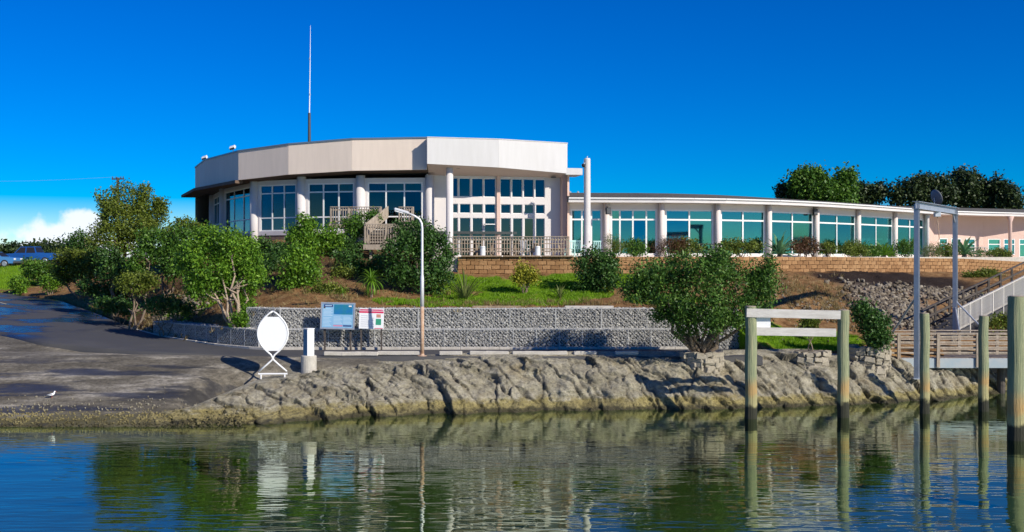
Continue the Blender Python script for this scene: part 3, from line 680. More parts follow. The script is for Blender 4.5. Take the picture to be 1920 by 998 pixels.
def wall_open(W, z0, z1, openings, th=.2):
    us = sorted({0, W} | {o[0] for o in openings} | {o[1] for o in openings}); zs = sorted({z0, z1} | {o[2] for o in openings} | {o[3] for o in openings})
    nu, nz = len(us) - 1, len(zs) - 1
    def solid(i, j):
        if not (0 <= i < nu and 0 <= j < nz): return False
        u, z = (us[i] + us[i + 1]) / 2, (zs[j] + zs[j + 1]) / 2
        return not any(o[0] < u < o[1] and o[2] < z < o[3] for o in openings)
    m = MB()
    for i in range(nu):
        for j in range(nz):
            if not solid(i, j): continue
            a, b, c, d = us[i], us[i + 1], zs[j], zs[j + 1]
            m.add([(a, 0, c), (b, 0, c), (b, 0, d), (a, 0, d)], [(0, 1, 2, 3)]); m.add([(a, th, c), (b, th, c), (b, th, d), (a, th, d)], [(3, 2, 1, 0)])
            if not solid(i - 1, j): m.add([(a, 0, c), (a, th, c), (a, th, d), (a, 0, d)], [(3, 2, 1, 0)])
            if not solid(i + 1, j): m.add([(b, 0, c), (b, th, c), (b, th, d), (b, 0, d)], [(0, 1, 2, 3)])
            if not solid(i, j - 1): m.add([(a, 0, c), (b, 0, c), (b, th, c), (a, th, c)], [(3, 2, 1, 0)])
            if not solid(i, j + 1): m.add([(a, 0, d), (b, 0, d), (b, th, d), (a, th, d)], [(0, 1, 2, 3)])
    return m
def curtain(parent, mx, u0, u1, z0, z1, y=.4):
    vs = []; n = 28
    for i in range(n + 1):
        u = u0 + (u1 - u0) * i / n; yy = y + .06 * math.sin(i * 1.7)
        vs += [(u, yy, z0), (u, yy, z1)]
    return MB().add(vs, [(2 * i, 2 * i + 2, 2 * i + 3, 2 * i + 1) for i in range(n)]).build('curtain', 'curtain', parent, mx, smooth=True)
TZ = 5.85                                     # terrace level
# --- rotunda
A = [(PX(366, 79), 79), (PX(384, 71.5), 71.5), (PX(447, 64.0), 64.0), (PX(541, 62.2), 62.2), (PX(660, 61.2), 61.2), (PX(800, 60.9), 60.9)]   # fascia corners, left to right
CC = Vector((-3.5, 83)); ZT, ZB = 12.72, 10.83
AT = [12.45, 12.32, 12.16, 12.38, 12.57, 12.61]; AB = [10.5, 10.5, 10.46, 10.65, 10.79, 10.83]
def inset(p, k): v = Vector(p); d = (CC - v).normalized(); v = v + d * k; return (v.x, v.y)
rot = thing('club_house', 'round white and cream clubhouse with tall fascia and big windows, left of the long wing', 'building', (-4, 75, 5))
rot_inv = Matrix.Translation((4, -75, -5))
def RP(mb, name, m, smooth=False): return mb.build(name, m, rot, rot_inv.copy(), smooth)
def panel(mb, L, z0, z1, z2, z3, y0, y1):     # slab whose bottom and top edges may slope: z0/z1 bottom, z2/z3 top (left/right)
    vs = [(.003, y, z0) for y in (y0, y1)] + [(L - .003, y, z1) for y in (y0, y1)] + [(.003, y, z2) for y in (y0, y1)] + [(L - .003, y, z3) for y in (y0, y1)]
    return mb.add(vs, [(0, 2, 6, 4), (1, 5, 7, 3), (0, 4, 5, 1), (2, 3, 7, 6), (4, 6, 7, 5), (0, 1, 3, 2)])
for i in range(5):
    a, b = A[i], A[i + 1]; F0 = frame(a, b); L = (Vector(b) - Vector(a)).length; mx = rot_inv @ F0
    panel(MB(), L, AB[i], AB[i + 1], AT[i], AT[i + 1], 0, .16).build('fascia_panel', 'cream_panel', rot, mx)
    panel(MB(), L, AT[i], AT[i + 1], AT[i] + .09, AT[i + 1] + .09, -.05, .22).build('coping', 'coping', rot, mx)
IN = [inset(p, 1.25) for p in A]
sv = [(p[0], p[1], z + .03) for p, z in zip([inset(q, .1) for q in A], AB)] + [(p[0], p[1], z - .08) for p, z in zip([inset(q, 1.6) for q in A], AB)]
RP(MB().add(sv, [(i, i + 1, 7 + i, 6 + i) for i in range(5)]), 'soffit', 'soffit_dark')
# broad eave at the far left end, under the fascia
ev = [inset(A[0], -1.0), inset(A[1], -.75), inset(A[2], -.25), inset(A[2], .3), inset(A[1], .3), inset(A[0], .3)]
RP(MB().prism(ev, 10.26, 10.44), 'eave', 'soffit_dark')
BZ = 7.15
for i in range(5):
    a, b = IN[i], IN[i + 1]; L = (Vector(b) - Vector(a)).length; mx = rot_inv @ frame(a, b)
    zt = 10.2
    ops = [(.42, L - .42, BZ + .25, zt)]
    wall_open(L, BZ - .0, 10.46, ops, .22).build('wall', 'white_wall', rot, mx)
    MB().box(-.05, L + .05, .04, .5, 4.6, BZ + .002).build('base_wall', 'brick_base', rot, mx)
    w0, w1 = .42, L - .42; us = [w0 + (w1 - w0) * k / 3 for k in (1, 2)]
    window(rot, mx, w0, w1, BZ + .25, zt, us, [BZ + 1.05, zt - .52], 'glass_dark', .075, .1)
    curtain(rot, mx, w0 + .05, w0 + (.75 if i != 1 else .3), BZ + .25, zt - .1); curtain(rot, mx, w1 - .5, w1 - .05, BZ + .25, zt - .1)
for i in range(6):
    p = IN[i]; mb = MB().lathe([(.27, 5.0), (.27, 10.6)], 18, (p[0], p[1], 0)); RP(mb, 'column', 'white_wall', True)
# interior and roof
bk = [(-23, 92), (-14, 101), (-2, 103), (3.6, 96), (4.0, 84), (3.6, 72), (3.29, 63.3)]
ring = [(p[0], p[1]) for p in A] + [(-4.78, 60.1), (-.77, 61.1), (3.29, 63.3)] + bk[:-1][::-1]
RP(MB().prism([(q[0], q[1]) for q in [tuple(Vector(p) + (CC - Vector(p)).normalized() * .17) for p in ring]], ZT - .7, ZT - .62), 'roof', 'dark_grey')
inn = [inset(p, 2.0) for p in ring[:9]] + [inset(p, .3) for p in ring[9:]]
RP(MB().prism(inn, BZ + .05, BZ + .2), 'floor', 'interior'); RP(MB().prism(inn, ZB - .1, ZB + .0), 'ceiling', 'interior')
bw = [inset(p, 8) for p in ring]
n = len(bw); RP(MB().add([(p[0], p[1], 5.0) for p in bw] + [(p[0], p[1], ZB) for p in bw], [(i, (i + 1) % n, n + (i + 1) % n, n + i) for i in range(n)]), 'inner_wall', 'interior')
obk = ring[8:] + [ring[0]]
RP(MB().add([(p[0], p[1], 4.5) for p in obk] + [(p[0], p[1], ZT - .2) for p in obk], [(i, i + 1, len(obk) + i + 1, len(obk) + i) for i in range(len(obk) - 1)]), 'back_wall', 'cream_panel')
# --- glazed front block with deep canopy
B = [(-4.78, 60.1), (-.77, 61.1), (3.29, 63.3)]; BB = [11.09, 10.97, 10.80]; BT = 12.57
for i in range(2):
    a, b = B[i], B[i + 1]; L = (Vector(b) - Vector(a)).length; mx = rot_inv @ frame(a, b)
    vs = [(0.003, y, BB[i]) for y in (0, .16)] + [(L - .003, y, BB[i + 1]) for y in (0, .16)] + [(.003, y, BT) for y in (0, .16)] + [(L - .003, y, BT) for y in (0, .16)]
    MB().add(vs, [(0, 2, 6, 4), (1, 5, 7, 3), (0, 4, 5, 1), (2, 3, 7, 6), (4, 6, 7, 5), (0, 1, 3, 2)]).build('fascia_panel', 'white_panel', rot, mx)
    MB().bbox(-.02, L + .02, -.03, .2, BT, BT + .05, .01).build('coping', 'white_panel', rot, mx)
mx = rot_inv @ frame(A[5], B[0]); MB().add([(-4.9, 60.9, 10.8), (-4.78, 60.1, 11.09), (-4.78, 60.1, BT), (-4.9, 60.9, BT)], [(0, 1, 2, 3)]).build('fascia_return', 'white_panel', rot, rot_inv.copy())
W0, W1 = (PX(803, 62.6), 62.6), (PX(1062, 64.4), 64.4)
WL = (Vector(W1) - Vector(W0)).length
RP(MB().add([(B[0][0], B[0][1] + .1, BB[0]), (B[1][0], B[1][1] + .1, BB[1]), (B[2][0], B[2][1] + .1, BB[2]), (W1[0] + .2, W1[1] + .1, 10.62), (W0[0], W0[1] + .1, 10.62)], [(0, 4, 3, 2, 1)]), 'canopy_soffit', 'soffit_pink')
fu = lambda px: (px - 803) / 259 * WL
fz = lambda py: 5.75 + (485 - py) * .03175
rows = [(fz(370), fz(335)), (fz(400.5), fz(383)), (TZ + .05, fz(409))]
cols = [(845, 857.5), (860.5, 880.5), (884, 903.5), (907, 927.5), (937, 956), (959.5, 978), (981.5, 999.5), (1003, 1020.5)]
top_cols = [(845, 857.5), (859.5, 880.5), (883, 904), (906, 928), (936, 956), (958, 978), (980, 1000), (1002, 1021)]
ops = []; wins = []
for j, (z0, z1) in enumerate(rows):
    for (a, b) in (top_cols if j == 0 else cols): ops.append((fu(a), fu(b), z0, z1))
mx = rot_inv @ frame(W0, W1)
wall_open(WL, 4.7, 10.7, ops, .2).build('front_wall', 'white_wall', rot, mx)
for k, (a, b, z0, z1) in enumerate(ops):
    window(rot, mx, a, b, z0, z1, [], [], 'glass_dark', .035, .1)
MB().box(fu(927.5) + .05, fu(937) - .05, -.12, -.002, TZ, 10.66).build('pilaster', 'pink_wall', rot, mx)
MB().box(fu(1050), fu(1063), -.55, -.003, 4.8, 10.72).build('corner_pier', 'pink_wall', rot, mx)
for (a, b) in ((959, 979),):                  # glazed door handles at the terrace doors
    MB().tube([(fu(a) + .02, -.06, TZ + 1.0), (fu(a) + .02, -.06, TZ + 1.3)], .02, 8).build('door_handle', 'steel', rot, mx)
c = (PX(843, 61.2), 61.2); RP(MB().lathe([(.25, 5.0), (.25, 5.1), (.205, 5.2), (.205, 11.2)], 20, (c[0], c[1], 0)), 'column', 'white_wall', True)
mx2 = rot_inv @ frame((3.29, 63.3), (4.29, 63.5)); MB().bbox(-.1, .92, -.02, 1.6, 10.72, 11.12, .015).build('canopy_slab', 'white_panel', rot, mx2)
for (px, py) in ((860, 315.5), (1040, 331.5)):
    p = P(px, py, 62); RP(MB().lathe([(.16, 0), (.16, .05)], 16, (p.x, 61.4 if px < 900 else 63.8, (10.98 if px < 900 else 10.66) - .07)), 'ceiling_light', 'dark_grey')
RP(MB().tube([(-4.97, 62.45, 10.7), (-4.97, 62.45, 10.25), (-5.25, 62.2, 10.2), (-5.25, 62.2, 5.5)], .05, 8), 'downpipe', 'frame_white')
MB().box(fu(905), fu(905) + .6, -.5, -.1, 7.75, 7.80).build('door_hood', 'frame_white', rot, mx)
# flood lights
def flood(px, py, d, label, up=True, m='white_paint'):
    p = P(px, py, d); t = thing('flood_light', label, 'flood light', p, 0, 'flood lights on the clubhouse fascia')
    rx = Matrix.Rotation(R(35 if up else -20), 4, 'X') @ Matrix.Rotation(R(-20), 4, 'Y')
    MB().bbox(-.2, .2, -.14, .14, -.09, .09, .03, rx).build('lamp_housing', m, t); MB().box(-.16, .16, -.152, -.142, -.07, .07, rx).build('lens', 'dark_grey', t)
    MB().bar((0, .05, -.02), (0, .22, -.28 if up else .02), .04).build('bracket', 'steel', t)
flood(436, 277, 69.2, 'white flood light on roof edge above the blue-shaded fascia panel, right one')
flood(383.5, 296, 74.4, 'white flood light at the far left corner of the clubhouse roof')
flood(667, 314.5, 61.45, 'dark square flood light below the cream fascia panels', False, 'dark_grey')
# antenna
p = P(580, 262, 66); t = thing('antenna_mast', 'tall thin white whip antenna rising from a grey post on the roof', 'antenna', (p.x, 66, 12.3))
MB().tube([(0, 0, -.1), (0, 0, PZ(212, 66) - 12.3)], [.10, .085], 12).build('mast_post', 'timber_dark' if False else 'dark_grey', t)
z0 = PZ(212, 66) - 12.3; z1 = PZ(48, 66) - 12.3; L = z1 - z0
MB().tube([(0, 0, z0 - .2), (.02, 0, z0 + L * .2), (.04, 0, z0 + L * .5), (.07, 0, z1)], [.04, .035, .028, .01], 8).build('whip', 'steel_white', t)
for k in (.2, .61): MB().lathe([(.05, 0), (.05, .12)], 10, (.03, 0, z0 + L * k)).build('joint_collar', 'steel', t)
# white pillar with camera
p = P(1101, 465, 61); t = thing('white_pillar', 'free-standing tall white round pillar beside the terrace fence', 'pillar', (p.x, 61, TZ - .5))
h = PZ(297, 61) - TZ + .5
MB().lathe([(.27, 0), (.27, 1.05), (.2, 1.2), (.185, h - .06), (.15, h)], 22).build('shaft', 'white_wall', t, smooth=False)
MB().tube([(0, 0, h), (0, 0, h + .12)], .03, 8).build('finial', 'steel', t)
cm = MB().lathe([(.03, .1), (.1, .08), (.11, 0), (.08, -.09), (.02, -.12)], 14, (-.22, -.16, h - .42)).build('dome_camera', 'black', t, smooth=True)
MB().bar((-.05, -.05, h - .3), (-.22, -.16, h - .3), .05).build('camera_arm', 'steel', cm)

# --- long wing
arc_px = [1062, 1130, 1240, 1290, 1345, 1441, 1460, 1530, 1608, 1660, 1677, 1735]
arc_d = [64.0, 64.2, 64.4, 64.7, 65.2, 66.8, 67.2, 69.5, 73, 76, 77, 80.7]
def wp(px): d = float(np.interp(px, arc_px, arc_d)); return (PX(px, d), d)
wing = thing('long_wing', 'long low curved pink wing with teal windows and dark shingle roof', 'building', (20, 72, TZ)); winv = Matrix.Translation((-20, -72, -TZ))
def WP(mb, name, m, smooth=False): return mb.build(name, m, wing, winv.copy(), smooth)
colpx = [1062, 1137, 1240, 1345, 1441, 1530, 1608, 1677, 1735]
cp = [wp(x) for x in colpx]
WZ = 9.08
for i in range(8):
    a, b = cp[i], cp[i + 1]; L = (Vector(b) - Vector(a)).length; mx = winv @ frame(a, b)
    e = .26; zt = 8.72
    wall_open(L, 4.9, WZ + .05, [(e, L - e, TZ + .12, zt)], .2).build('wall', 'pink_white', wing, mx)
    w0, w1 = e, L - e
    if i == 1: us = [w0 + (w1 - w0) * k for k in (.2, .48, .77)]
    elif i == 0: us = [w0 + (w1 - w0) * k for k in (.36, .66)]
    else: us = [(w0 + w1) / 2]
    window(wing, mx, w0, w1, TZ + .12, zt, us, [8.10], 'glass_teal', .095, .08)
    if i in (1, 3, 4, 6): curtain(wing, mx, w0 + .05, w0 + (.35 if i % 2 else .8), TZ + .12, zt - .1, .5); curtain(wing, mx, w1 - .4, w1 - .05, TZ + .12, zt - .1, .5)
    for k_ in range(2): MB().box(w0 + .4 + k_ * 1.6, w0 + 1.3 + k_ * 1.6, 1.2 + k_, 2.0 + k_, TZ + .08, TZ + .82 + .5 * (i % 2) * k_).build('counter', 'timber_grey', wing, mx)
for i in range(1, 9):
    p = cp[i]; WP(MB().lathe([(.165, 5), (.165, WZ)], 16, (p[0], p[1] - .2, 0)), 'column', 'pink_white', True)
# eave, fascia and roof follow the arc and run on over the recessed end
ea = [wp(x) for x in (1062, 1137, 1190, 1240, 1290, 1345, 1395, 1441, 1485, 1530, 1570, 1608, 1645, 1677, 1706, 1735)] + [(36, 83.4), (41, 85.6), (48, 88.5)]
def off(pts, k):
    r = []
    for i, p in enumerate(pts):
        a = Vector(pts[max(i - 1, 0)]); b = Vector(pts[min(i + 1, len(pts) - 1)]); t = (b - a).normalized(); nn = Vector((t.y, -t.x)); q = Vector(p) + nn * k; r.append((q.x, q.y))
    return r
E0 = off(ea, .95); E1 = off(ea, .83); RD = off(ea, -6.5); n = len(ea)
def strip(P0, z0, P1, z1): return MB().add([(p[0], p[1], z0) for p in P0] + [(p[0], p[1], z1) for p in P1], [(i, i + 1, n + i + 1, n + i) for i in range(n - 1)])
for i in range(n - 1):
    mx = winv @ frame(E0[i], E0[i + 1]); L = (Vector(E0[i + 1]) - Vector(E0[i])).length
    MB().box(0, L, 0, .12, WZ, WZ + .26).build('fascia_board', 'white_wall', wing, mx)
    MB().tube([(0, -.06, WZ + .24), (L, -.06, WZ + .24)], .055, 8).build('gutter', 'frame_white', wing, mx)
sd_ = off(ea, -.1)[:15] + off(ea, -5)[15:]
WP(strip(E1, WZ + .02, sd_, WZ + .01), 'soffit', 'soffit_pink')
roof = MB(); nrow = 9                         # shingle courses, each lapping the next
for k in range(nrow):
    t0, t1 = k / nrow, (k + 1) / nrow; p0 = off(ea, 1.05 - 7.6 * t0); p1 = off(ea, 1.05 - 7.6 * t1 - .1)
    z0 = WZ + .30 + .72 * t0 + .035; z1 = WZ + .30 + .72 * t1
    roof.add([(p[0], p[1], z0) for p in p0] + [(p[0], p[1], z1) for p in p1] + [(p[0], p[1], z0 - .05) for p in p0], [(i, i + 1, n + i + 1, n + i) for i in range(n - 1)] + [(2 * n + i, 2 * n + i + 1, i + 1, i) for i in range(n - 1)])
WP(roof, 'roof', 'shingle'); WP(strip(RD, WZ + 1.02, off(ea, -14), WZ - 1.5), 'rear_roof', 'shingle')
n0 = n; n = 16; WP(MB().add([(p[0], p[1], WZ - .1) for p in off(ea, -.3)[:16]] + [(p[0], p[1], WZ - .1) for p in off(ea, -9)[:16]], [(i, i + 1, 17 + i, 16 + i) for i in range(15)]), 'ceiling', 'interior')
WP(MB().add([(p[0], p[1], TZ + .06) for p in off(ea, -.3)[:16]] + [(p[0], p[1], TZ + .06) for p in off(ea, -9)[:16]], [(i, i + 1, 17 + i, 16 + i) for i in range(15)]), 'floor', 'interior')
ib = off(ea, -7)[:16]; WP(MB().add([(p[0], p[1], TZ) for p in ib] + [(p[0], p[1], WZ) for p in ib], [(i, i + 1, n + i + 1, n + i) for i in range(n - 1)]), 'inner_wall', 'interior')
n = n0
# recessed end: pink walls with small windows, a post and doors
def rp(px, d): return (PX(px, d), d)
q0, q1, q2, q3 = cp[-1], rp(1752, 83.4), rp(1843, 86.0), rp(1940, 86.8)
MB().add([(q0[0], q0[1] - .1, 5), (q1[0], q1[1], 5), (q1[0], q1[1], WZ + .05), (q0[0], q0[1] - .1, WZ + .05)], [(0, 1, 2, 3)]).build('recess_side_wall', 'pink_wall', wing, winv.copy())
for (a, b, wins) in ((q1, q2, [(.10, .27), (.34, .55), (.64, .84)]), (q2, q3, [(.10, .34), (.40, .62), (.70, .98)])):
    L = (Vector(b) - Vector(a)).length; mx = winv @ frame(a, b); ops = []
    for k, (f0, f1) in enumerate(wins):
        z0 = 6.3 if a is q1 else (6.05 if k < 2 else TZ); ops.append((f0 * L, f1 * L, z0, 7.35))
    wall_open(L, 5, WZ + .05, ops, .2).build('wall', 'pink_wall', wing, mx)
    for (u0, u1, z0, z1) in ops: window(wing, mx, u0, u1, z0, z1, [], [z1 - .45], 'glass_teal', .07, .06)
pp = rp(1894, 84.0); WP(MB().lathe([(.14, 5), (.14, 8.6), (.3, WZ + .02)], 14, (pp[0], pp[1], 0)), 'column', 'pink_wall', True)
pp = rp(1739, 80.3); WP(MB().lathe([(.13, 5), (.13, 8.8), (.24, WZ + .02)], 14, (pp[0], pp[1], 0)), 'column', 'white_wall', True)
# wall speakers under the eave
for (px, d, lab) in ((1140, 63.5, 'black box speaker under the eave next to the white pillar'), (1528, 69.0, 'black box speaker under the eave at the middle of the wing')):
    p = P(px, 396 if px < 1300 else 398, d); t = thing('wall_speaker', lab, 'speaker', p, R(12), 'speakers under the wing eave')
    MB().bbox(-.14, .14, -.14, .1, -.2, .2, .025).build('cabinet', 'black', t); MB().box(-.11, .11, -.15, -.142, -.16, .16).build('grille', 'dark_grey', t); MB().bar((0, .08, .1), (0, .22, .3), .04).build('bracket', 'black', t)
# satellite dish on the roof
p = P(1752, 388, 84); t = thing('satellite_dish', 'grey satellite dish on a tripod on the wing roof above the steel frame', 'satellite dish', (p.x, 84, WZ + .45))
pr = [(.02 + .62 * k / 6, .16 * (k / 6) ** 2) for k in range(7)]; md = MB(); md.lathe(pr + [(.63, .17), (.6, .155)] + [(r_, z_ - .012) for r_, z_ in pr[::-1][1:]], 22)
md.build('reflector', 'dish', t, Matrix.Translation((.05, 0, 1.0)) @ Matrix.Rotation(R(70), 4, 'Y') @ Matrix.Rotation(R(-18), 4, 'X'), True)
MB().tube([(0, 0, -.1), (0, 0, 1.0)], .035, 8).build('post', 'steel', t)
for k in (-1, 1): MB().bar((0, 0, .5), (.6 * k, .1, -.05), .03).build('stay', 'steel', t)
MB().bar((.08, 0, .75), (.62, -.1, .85), .03).build('feed_arm', 'steel', t)
# vents on the roof behind
for px, lab in ((1069, 'left'), (1084, 'right')):
    p = P(px, 368, 70); t = thing('roof_vent', 'thin roof vent pipe %s, behind the canopy tip' % ('nearest the canopy' if lab == 'left' else 'nearest the white pillar'), 'vent pipe', p, 0, 'vent pipes on the wing roof')
    MB().tube([(0, 0, -.4), (0, 0, .2)], .05, 8).build('pipe', 'steel', t); MB().lathe([(.08, .2), (.08, .28), (.02, .33)], 10).build('cowl', 'steel', t)

# ------------------------------------------------------------------ terrace and block retaining wall
wl = [(-2.95, 58.0), (3.5, 58.0), (8.3, 58.6), (12.6, 59.6), (16, 61.2), (19, 63.1), (22.5, 65.8), (26, 68.4), (30.5, 71.3), (35.6, 74), (44, 77.5)]
wpts = poly(wl, 400); ws = np.r_[0, np.cumsum(np.linalg.norm(np.diff(wpts, axis=0), axis=1))]
def wat(s): return np.array([np.interp(s, ws, wpts[:, 0]), np.interp(s, ws, wpts[:, 1])])
tp = [tuple(p + np.array([0, .25])) for p in wpts[::10]] + [(48, 90), (30, 92), (5, 70), (-5.1, 63.5), (-5.1, 58.3)]
me = MB().prism(tp, 4.3, TZ).mesh('terrace', 'concrete'); struct('terrace', me)
bw_ = thing('block_retaining_wall', 'orange-brown concrete block retaining wall holding up the terrace', 'wall', (16, 61.2, 4.9)); binv = Matrix.Translation((-16, -61.2, -4.9))
BL, BH = .46, .235
blk = MB().bbox(.008, BL - .008, -.0, .3, .006, BH - .006, .022).mesh('block', 'wall_block')
rough = [];
for k in range(3):
    m_ = blk.copy(); rr = np.random.default_rng(k); co = np.empty(len(m_.vertices) * 3, np.float32); m_.vertices.foreach_get('co', co); co = co.reshape(-1, 3) + rr.normal(0, .009, (len(m_.vertices), 3)); m_.vertices.foreach_set('co', co.astype(np.float32).ravel()); rough.append(m_)
cells = []
for c_ in range(5):
    s_ = -(c_ % 2) * BL / 2
    while s_ < ws[-1] - BL:
        cells.append((c_, s_)); s_ += BL
def bz(s_, c_):
    p = wat(s_); drop = np.interp(p[0], [19, 30, 36, 44], [0, .1, .35, .5]); return TZ - drop - (c_ + 1) * BH
def btopvis(c_, s_): p = wat(max(s_, 0)); return (PX(0, 0) or 0, p)
def blockmx(c_, s_):
    a = wat(max(s_, 0)); b = wat(max(s_, 0) + BL); f_ = frame(a, b, bz(max(s_, 0), c_)); return f_ @ Matrix.Translation((0, .02 * (4 - c_) - .06 + random.uniform(-.012, .012), 0))
# visible blocks nearest the camera as objects, the rest (hidden by plants or far) joined
cells = [q for q in cells if bz(max(q[1], 0), q[0]) > float(hgt(*wat(max(q[1], 0)))[0]) - .3]
def vis(q):
    p = wat(max(q[1], 0)); px = 960 + p[0] / p[1] * FPX; hid = 1185 < px < 1370 or 1080 < px < 1160
    return (hid, px > 1925, p[1])
cells.sort(key=vis)
for i, q in enumerate(cells[:300]): link('block', rough[i % 3], bw_, binv @ blockmx(*q))
rest = MB()
vs0 = np.array([v.co for v in blk.vertices]); fs0 = [tuple(p.vertices) for p in blk.polygons]
for q in cells[300:]:
    mx = binv @ blockmx(*q); rest.add([mx @ Vector(v) for v in vs0], fs0)
o = rest.build('block_courses', 'wall_block', bw_); o['kind'] = 'stuff'
core = MB(); k2 = wpts[::8]; nn = len(k2)
core.add([(p[0], p[1] + .2, 4.2) for p in k2] + [(p[0], p[1] + .2, TZ - .08 - float(np.interp(p[0], [19, 30, 36, 44], [0, .1, .35, .5]))) for p in k2], [(i, i + 1, nn + i + 1, nn + i) for i in range(nn - 1)])
core.build('wall_core', 'timber_dark', bw_, binv.copy())
for i, (s0, s1) in enumerate(((.2, 2.4), (2.45, 4.5), (4.55, 6.3))):     # timber cap boards lying on the wall below the fence
    a, b = wat(s0), wat(s1); MB().bbox(0, s1 - s0, -.16, .2, TZ - .005, TZ + .07, .012).build('cap_board', 'timber_brown', bw_, binv @ frame(a, b))
# ------------------------------------------------------------------ gabion wall
stone_var = {}
def basket_stones(W_, H_, D_, k):
    key = (W_, k)
    if key in stone_var: return stone_var[key]
    r = np.random.default_rng(100 + k + int(W_ * 10)); C = []; S = []
    g = .092
    for i in range(int(W_ / g)):
        for j in range(int(H_ / g)):
            C.append(((i + .5 + r.uniform(-.35, .35)) * g * W_ / (int(W_ / g) * g), .05 + r.uniform(-.03, .05), (j + .5 + r.uniform(-.35, .35)) * H_ / int(H_ / g))); S.append(r.uniform(.045, .085, 3))
        for j in range(int(D_ / g)):
            C.append(((i + .5 + r.uniform(-.35, .35)) * g * W_ / (int(W_ / g) * g), (j + .5 + r.uniform(-.35, .35)) * g, H_ - .03 + r.uniform(-.02, .03))); S.append(r.uniform(.05, .08, 3))
    m_ = stones_mesh('stones', np.array(C), np.array(S), 'gabion_stone', r); stone_var[key] = m_; return m_
gw = thing('gabion_wall', 'long grey stone-filled wire gabion wall in two tiers behind the road', 'wall', (0, 48, 1.7)); ginv = Matrix.Translation((0, -48, -1.7))
def wire_mesh(W_, H_, D_):
    m_ = MB(); q = .015
    for x in (0, W_):
        m_.tube([(x, -.03, 0), (x, -.03, H_)], q, 5); m_.tube([(x, -.03, H_ + .02), (x, D_, H_ + .02)], q, 5)
    for z in (0.01, H_ + .02): m_.tube([(0, -.03, z), (W_, -.03, z)], q, 5)
    st = .16                                   # diagonal net over the front
    k = -H_
    while k < W_:
        for sgn in (1, -1):
            x0, z0, x1, z1 = k, 0, k + H_, H_
            if x0 < 0: z0 = -x0; x0 = 0
            if x1 > W_: z1 = H_ - (x1 - W_); x1 = W_
            if sgn < 0: x0, x1 = W_ - x0, W_ - x1
            if abs(x1 - x0) > .02: m_.tube([(x0, -.035, z0), (x1, -.035, z1)], .007, 3, False)
        k += st
    return m_.mesh('wire_basket', 'wire')
wires = {}
def basket(p0, p1, z, W_, H_, D_, k):
    key = (W_, H_)
    L = (Vector(p1) - Vector(p0)).length; mx = ginv @ frame(p0, p1, z) @ Matrix.Scale(L / W_, 4, (1, 0, 0))
    if key not in wires: wires[key] = (wire_mesh(W_, H_, D_), MB().box(.03, W_ - .03, .07, D_, .0, H_ - .05).mesh('basket', 'gabion_core'))
    o = link('basket', wires[key][1], gw, mx); s_ = link('stones', basket_stones(W_, H_, D_, k), o); s_['kind'] = 'stuff'; link('wire_basket', wires[key][0], o)
lower = poly([(10.35, 47.9), (-11.3, 47.55), (-13.6, 49.5), (-18.2, 54.0)], 500); upper = poly([(10.2, 48.15), (-11.0, 47.85), (-13.3, 49.8)], 500)
for line, W_, z, H_, off_ in ((lower, 1.03, 1.66, .90, 0), (upper, 2.06, 2.60, .88, .7)):
    sl_ = np.r_[0, np.cumsum(np.linalg.norm(np.diff(line, axis=0), axis=1))]; s_ = 0.0; k = 0
    while s_ + W_ <= sl_[-1] + .01:
        a = [np.interp(s_, sl_, line[:, q]) for q in (0, 1)]; b = [np.interp(s_ + W_ * .995, sl_, line[:, q]) for q in (0, 1)]
        basket(b, a, z, W_, H_, .9, k % 4); s_ += W_; k += 1
for (xa, xb, lab) in ((-1.8, .4, 'weathered timber edging board on the gabion wall top, left'), (2.4, 4.6, 'pale timber edging board on the gabion wall top, near the spreading tree')):
    o = MB().bbox(0, xb - xa, -.03, .03, 0, .12, .008).build('edging_board', 'timber_brown' if xa < 0 else 'timber_white'); o.location = (xa, 48.35, 3.49); tag(o, lab, 'board', 'edging boards')
# kerb at the wall foot
kb = MB(); kp = poly([(9, 47.5), (-11.2, 47.15), (-13.6, 49.1), (-17.5, 52.9), (-20.6, 57.0)], 40)
for i in range(39):
    a, b = kp[i + 1], kp[i]; kb.bbox(0, float(np.linalg.norm(b - a)) - .01, 0, .15, 1.6 + .0, float(np.interp(b[1], [49, 57], [1.82, 2.1])), .015, frame(a, b))
struct('kerb', kb.mesh('kerb', 'concrete'))
# wheel stops along the edge of the bank
ws_ = [(632, 674, .0), (665, 673, 0), (690, 672.5, 0), (732, 669, 1), (758, 667, 1), (776, 665.5, 1), (848, 664.5, 2), (905, 662, 2), (935, 661.5, 2), (985, 660.5, 3), (1008, 660.5, 3), (1045, 660.5, 3), (1100, 660.3, 4), (1178, 660, 4)]
names = ['beside the blue and white box', 'second from the blue box', 'third from the blue box', 'just left of the lamp post', 'at the foot of the lamp post', 'touching the lamp post on its right', 'first right of the lamp post', 'second right of the lamp post', 'third right of the lamp post', 'fourth right of the lamp post', 'fifth right of the lamp post', 'sixth right of the lamp post', 'second from the spreading tree', 'nearest the spreading tree']
for i, (px, py, g_) in enumerate(ws_):
    d = 44.7 if px > 720 else 44.45; x = PX(px, d)
    o = MB().bbox(-.55, .42, -.1, .1, 0, .17, .03).build('wheel_stop', 'concrete'); o.location = (x, d, max(1.70, PZ(py, d) - .13)); o.rotation_euler = (0, random.uniform(-.02, .02), random.uniform(-.04, .04))
    tag(o, 'low pale concrete wheel stop ' + names[i], 'kerb block', 'wheel stops along the bank edge')
